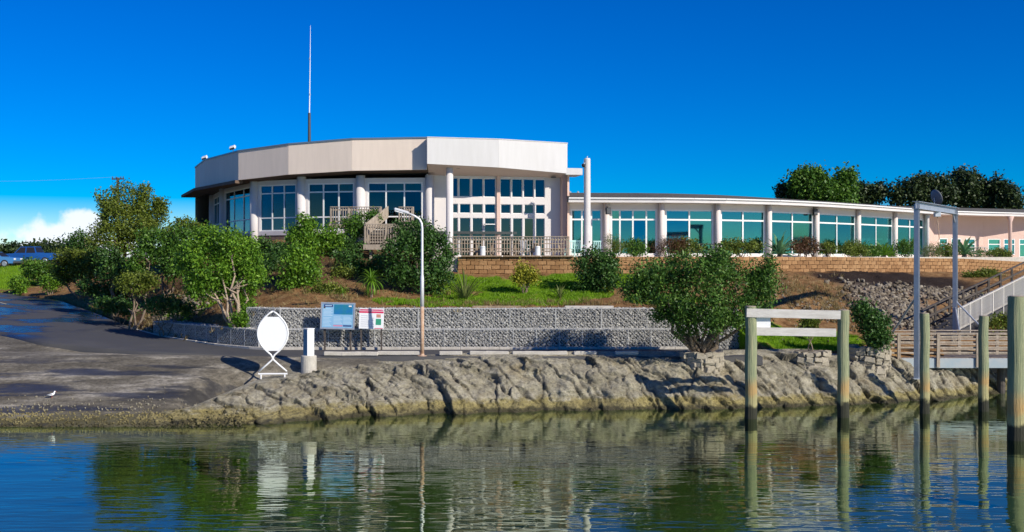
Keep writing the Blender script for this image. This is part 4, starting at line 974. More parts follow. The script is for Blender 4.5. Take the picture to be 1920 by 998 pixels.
# ------------------------------------------------------------------ signs and posts by the road
t = thing('fish_sign', 'white fish-shaped metal frame sign with blank panel standing on the rocks', 'sign', (PX(511.5, 42.3), 42.3, PZ(708, 42.3)))
u = 42.3 / FPX
def fish(z):                                   # half width of the frame at height (px above the base)
    return None
Hs = 121 * u; lp = []; rp_ = []
for k in range(25):
    tq = k / 24; z = (36 + 85 * tq) * u; x = 28 * u * math.sin(math.pi * (tq * .93 + .07)) ** .72 if tq < 1 else 0
    x = 28 * u * (1 - abs(2 * (tq) ** 1.0 - 1.02) ** 2.1) if tq < 1 else 0.0
    lp.append((-max(x, 0), 0, z)); rp_.append((max(x, 0), 0, z))
tail_l = [(-26 * u, 0, 8 * u), (-12 * u, 0, 20 * u), (0, 0, 30 * u)]; tail_r = [(26 * u, 0, 8 * u), (12 * u, 0, 20 * u), (0, 0, 30 * u)]
MB().tube(tail_r[:2] + [(2 * u, 0, 29 * u)] + [(p[0], 0, p[2]) for p in lp[1:]], .035, 8).build('frame_tube', 'white_paint', t, smooth=True)
MB().tube([(-26 * u, .0, 8 * u), (-12 * u, .0, 20 * u), (-2 * u, .0, 29 * u)] + [(p[0], 0, p[2]) for p in rp_[1:]], .035, 8).build('frame_tube', 'white_paint', t, smooth=True)
MB().tube([(-27 * u, 0, 9 * u), (-27 * u, 0, 3.5 * u), (27 * u, 0, 3.5 * u), (27 * u, 0, 9 * u)], .035, 8).build('base_rail', 'white_paint', t)
for k in (-1, 1): MB().tube([(k * 22 * u, 0, 3 * u), (k * 22 * u, 0, -6 * u)], .03, 8).build('foot', 'white_paint', t)
pl = [p for p in lp if 44 * u < p[2] < 111 * u]; prr = [p for p in rp_ if 44 * u < p[2] < 111 * u]
for y, nm in ((-.02, 'panel'),):
    for (z0, z1) in ((0, 76 * u), (76 * u, 9)):
        q = [p for p in pl if z0 - .001 <= p[2] <= z1]; s2 = [p for p in prr if z0 - .001 <= p[2] <= z1]
        if z0 > 0: a_ = [p for p in pl if p[2] < z0][-1:]; b_ = [p for p in prr if p[2] < z0][-1:]; q = a_ + q; s2 = b_ + s2
        ring_ = q + s2[::-1]; nq = len(ring_); vs = [(p[0] * .96, -.015, p[2]) for p in ring_] + [(p[0] * .96, .015, p[2]) for p in ring_]
        MB().add(vs, [tuple(range(nq)), tuple(range(nq, 2 * nq))[::-1]] + [(i, (i + 1) % nq, nq + (i + 1) % nq, nq + i) for i in range(nq)]).build('panel', 'white_paint', t)
t.rotation_euler = (0, 0, R(4)); t.location.z = max(t.location.z, max(rockz(t.location.x + k, 42.3) for k in (-.6, -.3, 0, .3, .6)) + .04)
# service box on concrete base
x = PX(579, 43.2); zb_ = PZ(698, 43.2); t = thing('service_box', 'slim blue and white service pillar on a round concrete base beside the fish sign', 'service box', (x, 43.2, zb_), R(42))
u = 43.2 / FPX
MB().lathe([(14.5 * u, -.3), (14.5 * u, 30 * u), (13.5 * u, 31.5 * u)], 20).build('concrete_base', 'concrete', t)
MB().bbox(-.16, .16, -.16, .16, 31 * u, 81 * u, .012).build('cabinet', 'white_paint', t); MB().box(-.163, -.161, -.15, .15, 32 * u, 80 * u).build('side_panel', 'blue_box', t)
MB().bbox(-.18, .18, -.18, .18, 81 * u, 82.5 * u, .01).build('cap', 'white_paint', t)
# information boards
def board(name, label, x0, x1, y0, y1, d, tilt):
    u = d / FPX; w_ = (x1 - x0) * u; h_ = (y1 - y0) * u
    t = thing(name, label, 'sign', (PX((x0 + x1) / 2, d), d, 1.72)); zb_ = PZ(y1, d) - 1.72
    mx = Matrix.Translation((0, 0, zb_)) @ Matrix.Rotation(tilt[0], 4, 'Z') @ Matrix.Rotation(tilt[1], 4, 'X') @ Matrix.Rotation(R(1.5), 4, 'Y')
    return t, mx, w_, h_
t, mx, w_, h_ = board('information_board', 'large blue information board with a sea map, grey frame, in front of gabions', 603, 662, 570, 615, 46.9, (0, R(-6)))
pn = MB().bbox(-w_ / 2, w_ / 2, -.03, .03, 0, h_, .01).build('panel', 'sign_blue', t, mx)
f = MB(); e = .06
for a in ((-w_ / 2 - e, -w_ / 2, -e, h_ + e), (w_ / 2, w_ / 2 + e, -e, h_ + e)): f.box(a[0], a[1], -.05, .04, a[2], a[3])
for a in ((-e, 0), (h_, h_ + e)): f.box(-w_ / 2, w_ / 2, -.05, .04, a[0], a[1])
f.build('board_frame', 'steel', t, mx)
def pr(m_, x0, x1, z0, z1, nm='print', yy=-.033): MB().box(-w_ / 2 + x0 * w_, -w_ / 2 + x1 * w_, yy, yy + .002, z0 * h_, z1 * h_).build(nm, m_, pn)
pr('sign_map', .37, .97, .56, .97, 'map_print'); pr('sign_navy', .04, .34, .86, .97, 'title_block'); pr('sign_text', .09, .30, .90, .93, 'title_line', -.036)
for i in range(6): pr('sign_text', .04, .33 - .04 * (i % 2), .50 + i * .055, .525 + i * .055, 'text_line')
for i in range(7): pr('sign_text', .04, .30 - .03 * (i % 3), .08 + i * .055, .10 + i * .055, 'text_line')
for c_ in (.37, .68):
    for i in range(6): pr('sign_text', c_, c_ + .28 - .03 * (i % 3), .17 + i * .055, .19 + i * .055, 'text_line')
pr('sign_pink', .37, .66, .06, .12, 'colour_bar'); pr('sign_navy', .68, .95, .06, .12, 'colour_bar'); pr('white_paint', .84, .93, .89, .94, 'emblem', -.036)
for k in (-1, 1): MB().box(k * (w_ / 2 - .12) - .04, k * (w_ / 2 - .12) + .04, .06, .13, 0, 1.9).build('post', 'timber_dark', t)
t, mx, w_, h_ = board('notice_board', 'white notice board with a red top band and small picture, right of the blue board', 672.5, 719, 578.5, 617, 46.9, (0, R(-3)))
pn = MB().bbox(-w_ / 2, w_ / 2, -.02, .02, 0, h_, .008).build('panel', 'white_paint', t, mx)
def pr(m_, x0, x1, z0, z1, nm='print', yy=-.023): MB().box(-w_ / 2 + x0 * w_, -w_ / 2 + x1 * w_, yy, yy + .002, z0 * h_, z1 * h_).build(nm, m_, pn)
pr('sign_red', .01, .99, .77, .86, 'red_band'); pr('sign_pink', .02, .98, .88, .96, 'title_band'); pr('sign_red', .06, .5, .90, .94, 'title_line', -.026); pr('sign_red', .56, .9, .90, .94, 'title_line', -.026)
for i in range(6): pr('grey_text', .08, .62 - .1 * (i % 3 == 2), .12 + i * .1, .145 + i * .1, 'text_line')
pr('sign_skin', .70, .88, .56, .72, 'picture'); pr('sign_green', .68, .90, .2, .5, 'picture'); pr('sign_red', .64, .97, .02, .05, 'footer_line')
for k in (-1, 1): MB().box(k * (w_ / 2 - .1) - .035, k * (w_ / 2 - .1) + .035, .05, .12, 0, 1.7).build('post', 'timber_dark', t)
# lamp post
d = 44.6; u = d / FPX; x = PX(791.5, d); t = thing('lamp_post', 'slender silver street lamp with rusty lower pole at the road edge', 'street lamp', (x, d, 1.66)); zz = lambda py: PZ(py, d) - 1.66
MB().lathe([(.2, 0), (.2, .03), (.1, .05), (.085, .12)], 14).build('base_plate', 'rust_paint', t)
MB().tube([(0, 0, .03), (0, 0, zz(575))], [.085, .08], 12).build('lower_pole', 'rust_paint', t, smooth=True)
MB().tube([(0, 0, zz(575)), (0, 0, zz(520)), (0, 0, zz(515)), (0, 0, zz(428)), (-1 * u, 0, zz(419)), (-5 * u, 0, zz(411)), (-14 * u, -.05, zz(405)), (-28 * u, -.1, zz(399))], [.08, .076, .055, .05, .048, .045, .04, .036], 12).build('upper_pole', 'steel_white', t, smooth=True)
hx = Matrix.Translation((-38 * u, -.12, zz(396.5))) @ Matrix.Rotation(R(16), 4, 'Y')
h_ = MB().bbox(-.32, .3, -.11, .11, -.05, .07, .035, hx).build('lamp_head', 'steel_white', t); MB().bbox(-.28, .1, -.09, .09, -.09, -.052, .015, hx).build('lens', 'white_paint', h_)
# ------------------------------------------------------------------ mooring piles and boards
def pile(px, ytop, d, dia, label, lean=0):
    x = PX(px, d); zt = PZ(ytop, d); t = thing('mooring_pile', label, 'pile', (x, d, -2), 0, 'timber mooring piles'); r = dia / 2; rnd = random.Random(px); pts = []; rad = []
    for i in range(14):
        f_ = i / 13; pts.append((lean * f_ + .012 * math.sin(i * 1.3 + px), .01 * math.cos(i + px), (zt + 2) * f_)); rad.append(r * (1.06 - .1 * f_) * rnd.uniform(.975, 1.025))
    MB().tube(pts, rad, 18).build('shaft', 'pile_wood', t, smooth=False)
    MB().lathe([(rad[-1] * .93, 0), (rad[-1] * .85, .02)], 18, (pts[-1][0], pts[-1][1], zt + 2.002)).build('end_grain', 'timber_grey', t)
    return t
pile(1408, 575, 39.7, .44, 'greenish timber pile carrying the left end of the white boards'); pile(1581, 582, 40.0, .43, 'greenish timber pile carrying the right end of the white boards')
pile(1734, 588, 41.0, .36, 'slim timber pile in front of the steel frame leg'); pile(1844, 593, 41.6, .38, 'timber pile in front of the footbridge railing'); pile(1906, 556, 35, .56, 'thickest and nearest timber pile at the right picture edge')
d = 39.75
for (ya, yb, hgt_, lab) in ((586, 590, 16, 'upper weathered white board spanning the two greenish piles'), (621, 623.5, 15, 'lower weathered white board spanning the two greenish piles')):
    a = P(1397 if ya < 600 else 1413, ya, d); b = P(1572 if ya < 600 else 1566, yb, d + .15); a.y -= .1 if ya > 600 else .26; b.y -= .1 if ya > 600 else .26
    o = MB().bar((0, 0, 0), b - a, .05, hgt_ * d / FPX).build('cross_board', 'timber_white'); o.location = a; tag(o, lab, 'board', 'boards between the piles')
p = P(1428, 604, d); o = MB().bbox(-.32, .32, -.02, .02, -.33, .33, .008).build('white_panel_board', 'white_paint'); o.location = (p.x, d - .04, p.z); tag(o, 'small blank white panel between the two boards next to the left pile', 'panel')
# ------------------------------------------------------------------ steel frame
t = thing('steel_frame', 'tall grey steel portal frame with braces standing over the footbridge', 'steel frame', (17.06, 45, 1.1)); org = Vector((17.06, 45, 1.1))
L0, L1 = P(1719, 388, 45), P(1791, 399, 50.7)
dirv = (Vector((L1.x, L1.y, 0)) - Vector((L0.x, L0.y, 0))).normalized()
def ibeam(mb, a, b, w_, side):
    a = Vector(a); b = Vector(b); ax = (b - a).normalized(); sd = Vector(side); sd = (sd - ax * sd.dot(ax)).normalized(); up = ax.cross(sd)
    for k in (-1, 1): mb.bar(a + sd * k * w_ / 2, b + sd * k * w_ / 2, w_ * .95, .02, sd)
    mb.bar(a, b, w_ * .95, .016, up); return mb
ibeam(MB(), (L0.x, L0.y, 0.6), (L0.x, L0.y, L0.z), .2, dirv)
for (q, zb_) in ((L0, .7), (L1, 2.1)):
    ibeam(MB(), Vector((q.x, q.y, zb_)) - org, Vector((q.x, q.y, 8.05)) - org, .2, dirv).build('leg', 'steel', t); MB().box(-.2, .2, -.2, .2, zb_ - .02, zb_ + .01, Matrix.Translation(Vector((q.x, q.y, 0)) - org)).build('base_plate', 'steel', t)
ibeam(MB(), Vector((L0.x, L0.y, 8.0)) - dirv * .2 - org, Vector((L1.x, L1.y, 8.0)) + dirv * .2 - org, .3, (0, 0, 1)).build('top_beam', 'steel', t)
for q, s_ in ((L0, 1), (L1, -1)): MB().bar(Vector((q.x, q.y, 7.4)) - org, Vector((q.x, q.y, 7.9)) + dirv * .5 * s_ - org, .05, .1).build('gusset', 'steel', t)
for a, b in ((P(1716, 560, 45), P(1672, 626, 46.4)), (P(1793, 566, 50.7), P(1838, 612, 49.8)), (P(1791, 575, 50.7), P(1799, 622, 49.2))): MB().tube([a - org, b - org], .045, 8).build('brace', 'steel', t)
m_ = L0.lerp(L1, .5); MB().box(-.12, .12, -.12, .12, -.32, -.12, Matrix.Translation(Vector((m_.x, m_.y, 7.95)) - org)).build('hoist_trolley', 'steel', t)
MB().tube([Vector((m_.x, m_.y, 7.7)) - org, Vector((m_.x + .1, m_.y, 6.6)) - org], .02, 6).build('hoist_chain', 'rust_paint', t)
# ------------------------------------------------------------------ footbridge and ramp
t = thing('footbridge', 'grey timber footbridge with horizontal rails over the dark inlet', 'bridge', (17, 46.2, 1.45))
n_pl = 40; plm = MB().bbox(0, .165, 0, 1.7, -.05, 0, .008).mesh('plank', 'timber_grey')
for i in range(n_pl): link('plank', plm, t, Matrix.Translation((-.6 + i * .18, 0, 0)))
MB().bbox(-.6, 6.7, -.07, -.01, -.44, -.02, .01).build('edge_beam', 'bridge_beam', t); MB().bbox(-.6, 6.7, 1.72, 1.78, -.44, -.02, .01).build('edge_beam', 'bridge_beam', t)
for yy in (-.03, 1.74):
    for k in range(5):
        MB().box(-.35 + k * 1.7, -.22 + k * 1.7, yy - .13 if yy < 0 else yy, yy - .045 if yy < 0 else yy + .1, -.4, 1.05).build('rail_post', 'timber_grey', t)
    for k in range(4):
        z = .18 + k * .23; MB().bbox(-.6, 6.7, yy - .03, yy + .01, z, z + .075, .006).build('rail', 'timber_grey', t)
    MB().bbox(-.65, 6.75, yy - .09, yy + .07, 1.04, 1.09, .008).build('hand_rail', 'timber_grey', t)
for k in (.8, 4.6): MB().tube([(k, .9, -3), (k, .9, -.4)], .17, 12).build('pier', 'timber_dark', t)
o = MB().box(0, 12, 0, .25, -2.5, 1.5).build('inlet_wall', 'timber_dark'); o.location = (18.6, 48.75, 0); tag(o, 'dark retaining wall in the shade under the footbridge', 'wall')
# sloping walk with picket balustrade
F0, F1 = Vector((21.1, 50.5, 2.25)), Vector((29.5, 59.2, 4.2)); ax = (F1 - F0); LL = ax.length; pd = Vector((-ax.y, ax.x, 0)).normalized()
wk = MB().add([F0 - ax * .06, F1 + ax * .3, F1 + ax * .3 + pd * 1.8, F0 - ax * .06 + pd * 1.8] + [q - Vector((0, 0, .5)) for q in (F0 - ax * .06, F1 + ax * .3, F1 + ax * .3 + pd * 1.8, F0 - ax * .06 + pd * 1.8)], [(0, 1, 2, 3), (0, 4, 5, 1), (3, 2, 6, 7), (0, 3, 7, 4)])
struct('sloping_path', wk.mesh('sloping_path', 'asphalt'))
t = thing('white_balustrade', 'pale picket balustrade climbing along the sloping path at far right', 'fence', F0)
pk = MB().bbox(-.03, .03, -.012, .012, 0, .98, .004).mesh('picket', 'timber_white'); npk = int(LL * 1.25 / .155); yaw = math.atan2(ax.y, ax.x)
for i in range(npk):
    q = ax * (i * .155 / LL); link('picket', pk, t, Matrix.Translation(q + Vector((0, 0, .08))) @ Matrix.Rotation(yaw, 4, 'Z'))
for i in range(9):
    q = ax * (i * 1.5 / LL); MB().box(-.05, .05, -.03, .07, -.4, 1.15).build('post', 'timber_white', t, Matrix.Translation(q) @ Matrix.Rotation(yaw, 4, 'Z'))
MB().bar(Vector((0, 0, 1.1)), ax * 1.25 + Vector((0, 0, 1.1)), .1, .05).build('hand_rail', 'timber_white', t); MB().bar(Vector((0, 0, .12)) + pd * .03, ax * 1.25 + Vector((0, 0, .12)) + pd * .03, .03, .08).build('lower_rail', 'timber_white', t)
t = thing('path_railing', 'dark timber railing on the uphill side of the sloping path', 'fence', F0 + pd * 1.8)
MB().bar(Vector((0, 0, .95)), ax * 1.25 + Vector((0, 0, .95)), .1, .06).build('hand_rail', 'timber_dark', t); MB().bar(Vector((0, 0, .5)), ax * 1.25 + Vector((0, 0, .5)), .05, .1).build('rail', 'timber_dark', t)
for i in range(8): MB().box(-.05, .05, -.05, .05, -.4, .93).build('post', 'timber_dark', t, Matrix.Translation(ax * (i * 1.8 / LL)))
# ------------------------------------------------------------------ terrace fence
t = thing('terrace_fence', 'weathered picket fence along the terrace edge in front of the glazed doors', 'fence', (PX(850, 58.3), 58.3, TZ + .07)); x0, x1 = PX(850, 58.3), PX(1066, 58.3); W_ = x1 - x0
pk = MB().bbox(-.026, .026, -.012, .012, .05, 1.0, .004).mesh('picket', 'timber_grey'); k = 0.0
while k < W_: link('picket', pk, t, Matrix.Translation((k, random.uniform(-.004, .004), random.uniform(-.012, .012)))); k += .155
for z in (.18, .82): MB().box(0, W_, .014, .06, z, z + .08).build('rail', 'timber_grey', t)
MB().bbox(-.05, W_ + .05, -.05, .08, 1.0, 1.045, .008).build('hand_rail', 'timber_grey', t)
for k in range(5): MB().box(W_ * k / 4 - .05, W_ * k / 4 + .05, .062, .15, -.05, .99).build('post', 'timber_grey', t)
for px, lab in ((905, 'short white bollard in front of the terrace fence, left'), (1008, 'short white bollard in front of the terrace fence, right')):
    tb = thing('bollard', lab, 'bollard', (PX(px, 58.1), 58.12, TZ + .07), 0, 'white terrace bollards'); MB().lathe([(.15, 0), (.15, .45), (.13, .5)], 16).build('body', 'white_paint', tb); MB().lathe([(.155, .4), (.155, .43)], 16).build('ring', 'steel', tb)
# balcony, stair and landing in timber in front of the rotunda
def fence_run(t, a, b, z, h=.95, sp=.14, m_='timber_grey', slope=0):
    a = Vector(a); b = Vector(b); L = (b - a).length; yaw = math.atan2(b.y - a.y, b.x - a.x); org = t.location
    me = MB().bbox(-.026, .026, -.012, .012, .06, h - .03, .004).mesh('picket', m_)
    for i in range(int(L / sp) + 1):
        f_ = i * sp / L; p = a.lerp(b, min(f_, 1)); link('picket', me, t, Matrix.Translation(Vector((p.x, p.y, z + slope * f_)) - org) @ Matrix.Rotation(yaw, 4, 'Z'))
    A_ = Vector((a.x, a.y, z)) - org; B_ = Vector((b.x, b.y, z + slope)) - org
    for zz_ in (.14, h - .16): MB().bar(A_ + Vector((0, .04, zz_)), B_ + Vector((0, .04, zz_)), .04, .08).build('rail', m_, t)
    MB().bar(A_ + Vector((0, 0, h)), B_ + Vector((0, 0, h)), .12, .045).build('hand_rail', m_, t)
    for p in (A_, B_): MB().box(-.05, .05, -.05, .05, -.3, h + .02, Matrix.Translation(p + Vector((0, .06, 0)))).build('post', m_, t)
UZ = PZ(420, 60); t = thing('timber_stair', 'weathered timber balcony, stair and landing between the shrubs below the rotunda', 'stair', (-7.5, 59, 5.3)); org = t.location
ua, ub, uc, ud = P(620, 420, 60), P(714, 420, 60), P(748, 420, 60), P(774, 420, 60)
fence_run(t, (ua.x, 60), (PX(653, 60), 60), UZ); fence_run(t, (PX(655, 60), 60.02), (ub.x, 60), UZ); fence_run(t, (uc.x, 60.1), (ud.x, 60.1), UZ)
MB().bbox(ua.x - .1, ud.x + .1, 59.95, 62.1, UZ - .08, UZ - .0, .01, Matrix.Translation(-org)).build('balcony_deck', 'timber_grey', t); MB().box(ua.x - .1, ud.x + .1, 59.9, 59.945, UZ - .24, UZ - .0, Matrix.Translation(-org)).build('deck_fascia', 'timber_grey', t)
LZ = PZ(459, 57.6); la, lb = PX(684, 57.6), PX(741, 57.6)
fence_run(t, (la, 57.6), (lb, 57.6), LZ, 1.1); fence_run(t, (la, 57.65), (la, 58.9), LZ, 1.1)
MB().bbox(la - .06, lb + .06, 57.5, 59.0, LZ - .1, LZ, .01, Matrix.Translation(-org)).build('landing_deck', 'timber_grey', t); MB().bbox(la - .07, lb + .07, 57.44, 57.495, LZ - .28, LZ + .01, .01, Matrix.Translation(-org)).build('landing_fascia', 'timber_grey', t)
for k in (la + .3, lb - .2): MB().box(k - .07, k + .07, 57.8, 57.94, 4.2, LZ - .1, Matrix.Translation(-org)).build('landing_post', 'timber_grey', t)
for i in range(6):
    f_ = (i + .5) / 6; z = LZ + (UZ - LZ) * (i + 1) / 7; y = 58.95 + .22 * i; MB().bbox(-8.15, -7.1, y, y + .27, z - .04, z, .006, Matrix.Translation(-org)).build('step', 'timber_grey', t)
for xx in (-8.2, -7.05):
    MB().bar(Vector((xx, 58.8, LZ - .05)) - org, Vector((xx, 60.2, UZ - .05)) - org, .05, .25).build('stringer', 'timber_grey', t)
sp_ = [Vector(v) - org for v in ((-7.98, 57.7, LZ + .4), (-7.0, 60.0, UZ + .35), (-7.0, 60.0, UZ + 1.0), (-7.98, 57.7, LZ + 1.12))]
MB().add(sp_ + [v + Vector((.05, 0, 0)) for v in sp_], [(0, 1, 2, 3), (7, 6, 5, 4), (3, 2, 6, 7), (0, 4, 5, 1), (1, 5, 6, 2), (0, 3, 7, 4)]).build('stair_side_board', 'timber_grey', t)
# ------------------------------------------------------------------ terrace furniture
def picnic(x, y, rz, label, m_='timber_brown'):
    t = thing('picnic_table', label, 'picnic table', (x, y, TZ + .01), rz, 'picnic tables on the terrace')
    for k in range(5): MB().bbox(-.9, .9, -.36 + k * .145, -.23 + k * .145, .72, .76, .006).build('top_plank', m_, t)
    for sgn in (-1, 1):
        MB().bbox(-.9, .9, sgn * .72 - .13, sgn * .72 + .13, .42, .46, .006).build('bench', m_, t)
        for e in (-.65, .65): MB().bar((e, sgn * .2, .72), (e, sgn * .62, 0), .07, .05).build('leg', m_, t)
    for e in (-.65, .65): MB().bar((e - .05, -.8, .39), (e - .05, .8, .39), .05, .08).build('cross_bar', m_, t)
def chair(x, y, rz, label, m_):
    t = thing('terrace_chair', label, 'chair', (x, y, TZ + .01), rz, 'plastic chairs on the terrace')
    MB().bbox(-.23, .23, -.22, .22, .42, .46, .015).build('seat', m_, t); b = MB()
    for k in range(4): b.bar((-.18 + k * .12, .22, .45), (-.18 + k * .12, .3, .86), .06, .02)
    b.bar((-.23, .3, .87), (.23, .3, .87), .03, .07); b.build('backrest', m_, t)
    for sx_ in (-.2, .2):
        for sy_ in (-.18, .2): MB().bar((sx_, sy_, .43), (sx_ * 1.12, sy_ * 1.15, 0), .04).build('leg', m_, t)
        MB().bbox(sx_ * 1.15 - .03, sx_ * 1.15 + .03, -.2, .26, .62, .65, .008).build('arm_rest', m_, t)
picnic(PX(872, 60), 60.2, R(4), 'brown picnic table behind the fence nearest the big dark shrub'); picnic(PX(945, 60), 60.4, R(-6), 'brown picnic table behind the fence below the centre of the doors'); picnic(PX(1025, 60.6), 60.8, R(20), 'brown picnic table behind the fence near the corner pier')
chair(PX(985, 60), 59.6, R(160), 'white plastic chair behind the fence between two picnic tables', 'white_paint'); chair(PX(1068, 60), 59.7, R(200), 'pale teal plastic chair left of the white pillar, nearer the fence corner', 'teal_plastic'); chair(PX(1086, 60), 60.0, R(150), 'pale teal plastic chair touching the white pillar on its left', 'teal_plastic'); chair(PX(1118, 61), 61.2, R(190), 'pale teal plastic chair right of the white pillar', 'teal_plastic')
picnic(PX(1335, 62.4), 62.8, R(8), 'dark picnic table in front of the third wing bay', 'timber_dark'); picnic(PX(1528, 66.5), 67.0, R(30), 'dark picnic table between agave and bushes at mid wing', 'timber_dark'); picnic(PX(1648, 72.6), 73.2, R(38), 'dark picnic table before the last wing windows', 'timber_dark'); picnic(PX(1835, 80), 80.5, R(20), 'pale picnic table by the recessed pink wall', 'timber_white'); picnic(PX(1765, 79), 79.5, R(30), 'pale picnic table just right of the steel frame top', 'timber_white')
# ------------------------------------------------------------------ vehicles on the hill
def vehicle(name, label, cat, loc, rz, m_, prof, cab, wheels, L):
    t = thing(name, label, cat, loc, rz)
    def ext(pr_, w_, inset_=0):
        m2 = MB(); n_ = len(pr_); ring_ = [(x, z) for x, z in pr_]
        vs = [(x, -w_ + .04, z) for x, z in ring_] + [(x, w_ - .04, z) for x, z in ring_]
        return m2.add(vs, [tuple(range(n_)), tuple(range(n_, 2 * n_))[::-1]] + [((i + 1) % n_, i, n_ + i, n_ + (i + 1) % n_) for i in range(n_)])
    ext(prof, .9).build('body', m_, t); c_ = MB(); n_ = len(cab)
    zl, zh = min(z for x, z in cab), max(z for x, z in cab)
    ww = lambda z: .84 - .16 * (z - zl) / (zh - zl)
    c_.add([(x, -ww(z), z) for x, z in cab] + [(x, ww(z), z) for x, z in cab], [tuple(range(n_)), tuple(range(n_, 2 * n_))[::-1]] + [((i + 1) % n_, i, n_ + i, n_ + (i + 1) % n_) for i in range(n_)]); cb = c_.build('cabin', m_, t)
    x0, x1, x2, x3 = cab[0][0], cab[1][0], cab[2][0], cab[3][0]
    def q(x, z, s_): return (x, s_ * (ww(z) + .008), z)
    for s_ in (-1, 1):
        za, zb2 = zl + .06, zh - .07; lerp = lambda a, b, f_: a + (b - a) * f_
        fa = lambda z: lerp(x0, x1, (z - zl) / (zh - zl)); fb = lambda z: lerp(x3, x2, (z - zl) / (zh - zl)); mid = (x0 + x3) / 2 + .05
        for (a0, a1, b0, b1) in ((fa(za) + .1, fa(zb2) + .07, mid - .05, mid - .05), (mid + .05, mid + .05, fb(za) - .1, fb(zb2) - .07)):
            vs = [q(a0, za, s_), q(b0, za, s_), q(b1, zb2, s_), q(a1, zb2, s_)]; MB().add(vs, [(0, 1, 2, 3) if s_ < 0 else (3, 2, 1, 0)]).build('side_window', 'black', cb)
    e = .012; nx, nz = (zh - zl), -(x1 - x0)
    for (a, b, nm, sg) in ((cab[0], cab[1], 'windscreen', -1), (cab[3], cab[2], 'rear_window', 1)):
        A_, B_ = Vector((a[0], 0, a[1])), Vector((b[0], 0, b[1])); A2, B2 = A_.lerp(B_, .1), A_.lerp(B_, .9)
        MB().add([(A2.x + sg * e, -ww(A2.z) + .08, A2.z + e), (A2.x + sg * e, ww(A2.z) - .08, A2.z + e), (B2.x + sg * e, ww(B2.z) - .06, B2.z + e), (B2.x + sg * e, -ww(B2.z) + .06, B2.z + e)], [(0, 1, 2, 3)]).build(nm, 'black', cb)
    for wx_ in wheels:
        for s_ in (-1, 1):
            wm = Matrix.Translation((wx_, s_ * .82, .34)) @ Matrix.Rotation(R(90), 4, 'X'); wh = MB().lathe([(.28, -.1), (.34, -.09), (.34, .09), (.28, .1)], 20).build('wheel', 'tyre', t, wm); MB().lathe([(.2, -.115), (.22, -.1), (.22, .1), (.2, .115)], 16).build('rim', 'steel', wh)
    for s_ in (-.65, .65): MB().bbox(prof[1][0] - .03, prof[1][0] + .06, s_ - .16, s_ + .16, .66, .82, .02).build('headlight', 'white_paint', t)
    MB().bbox(prof[0][0] - .07, prof[0][0] + .05, -.88, .88, .36, .56, .03).build('bumper', 'dark_grey', t)
    MB().box(-.4, -.26, -.905, -.88, .82, .86).build('door_handle', 'dark_grey', t)
z = float(hgt(-45, 100)[0])
vehicle('pickup_truck', 'blue pickup truck parked on the grass hill at far left', 'pickup', (PX(60, 101), 101, z + .05), 0, 'car_blue', [(-2.5, .4), (-2.52, .75), (-2.3, .98), (-1.2, 1.05), (.75, 1.08), (2.5, 1.08), (2.52, .45)], [(-1.35, 1.02), (-.75, 1.66), (.55, 1.68), (.8, 1.05)], (-1.55, 1.6), 5)
vehicle('parked_car', 'pale blue car cut off by the left picture edge, in front of the pickup', 'car', (PX(-12, 97), 97.2, float(hgt(-47, 97.2)[0]) + .04), R(180), 'car_pale', [(-2.1, .36), (-2.15, .7), (-1.95, .86), (-1.0, .95), (1.4, .98), (2.1, .92), (2.15, .4)], [(-1.05, .93), (-.35, 1.4), (.8, 1.42), (1.5, .96)], (-1.3, 1.3), 4.2)
# power pole and line
t = thing('power_pole', 'timber power pole crossarm showing above the tall bushy tree', 'power pole', (PX(221, 110), 110, 5)); zt = PZ(333, 110) - 5
MB().tube([(0, 0, -.5), (0, 0, zt)], [.17, .12], 10).build('pole', 'timber_dark', t); ca_ = MB().bbox(-.7, .72, -.06, .06, zt - .22, zt - .08, .01).build('crossarm', 'timber_dark', t, Matrix.Rotation(R(-12), 4, 'Z'))
for k in (-.6, -.2, .35, .62): MB().lathe([(.02, 0), (.05, .05), (.05, .16), (.02, .2)], 8, (k, 0, zt - .08)).build('insulator', 'dark_grey', ca_)
a = P(216, 332, 110); pts = [a.lerp(P(-260, 330, 110), k / 12) + Vector((0, 0, -.5 * math.sin(math.pi * k / 12))) for k in range(13)]
o = MB().tube([p - a for p in pts], .009, 5).build('power_line', 'steel'); o.location = a; tag(o, 'thin pale overhead wire running left from the power pole', 'wire')
# seagull on the ramp
d = 40.2; z = .27 * (d - 38.45) + .02; t = thing('seagull', 'white seagull with grey wings standing on the boat ramp', 'bird', (PX(97, d), d, z), R(30)); t.scale = (.72, .72, .72)
bm = MB(); bm.tube([(-.2, 0, .155), (-.14, 0, .16), (-.06, 0, .17), (.03, 0, .19), (.1, 0, .225), (.125, 0, .27), (.13, 0, .31), (.145, 0, .335), (.17, 0, .335), (.19, 0, .33)], [.012, .03, .06, .072, .055, .038, .036, .042, .03, .012], 12); bm.build('body', 'gull_white', t, smooth=True)
for s_ in (-1, 1):
    wg = MB(); wg.tube([(-.26, s_ * .02, .16), (-.15, s_ * .045, .185), (-.02, s_ * .06, .2), (.07, s_ * .045, .21)], [.006, .022, .03, .01], 8); wg.build('wing', 'gull_grey', t, smooth=True); MB().tube([(.0, s_ * .025, .13), (.01, s_ * .025, .0), (.04, s_ * .025, 0)], .006, 5).build('leg', 'beak', t)
    MB().lathe([(.004, -.004), (.006, 0), (.004, .004)], 8, (.165, s_ * .028, .345)).build('eye', 'black', t)
MB().tube([(.185, 0, .33), (.235, 0, .322)], [.012, .003], 6).build('beak', 'beak', t)
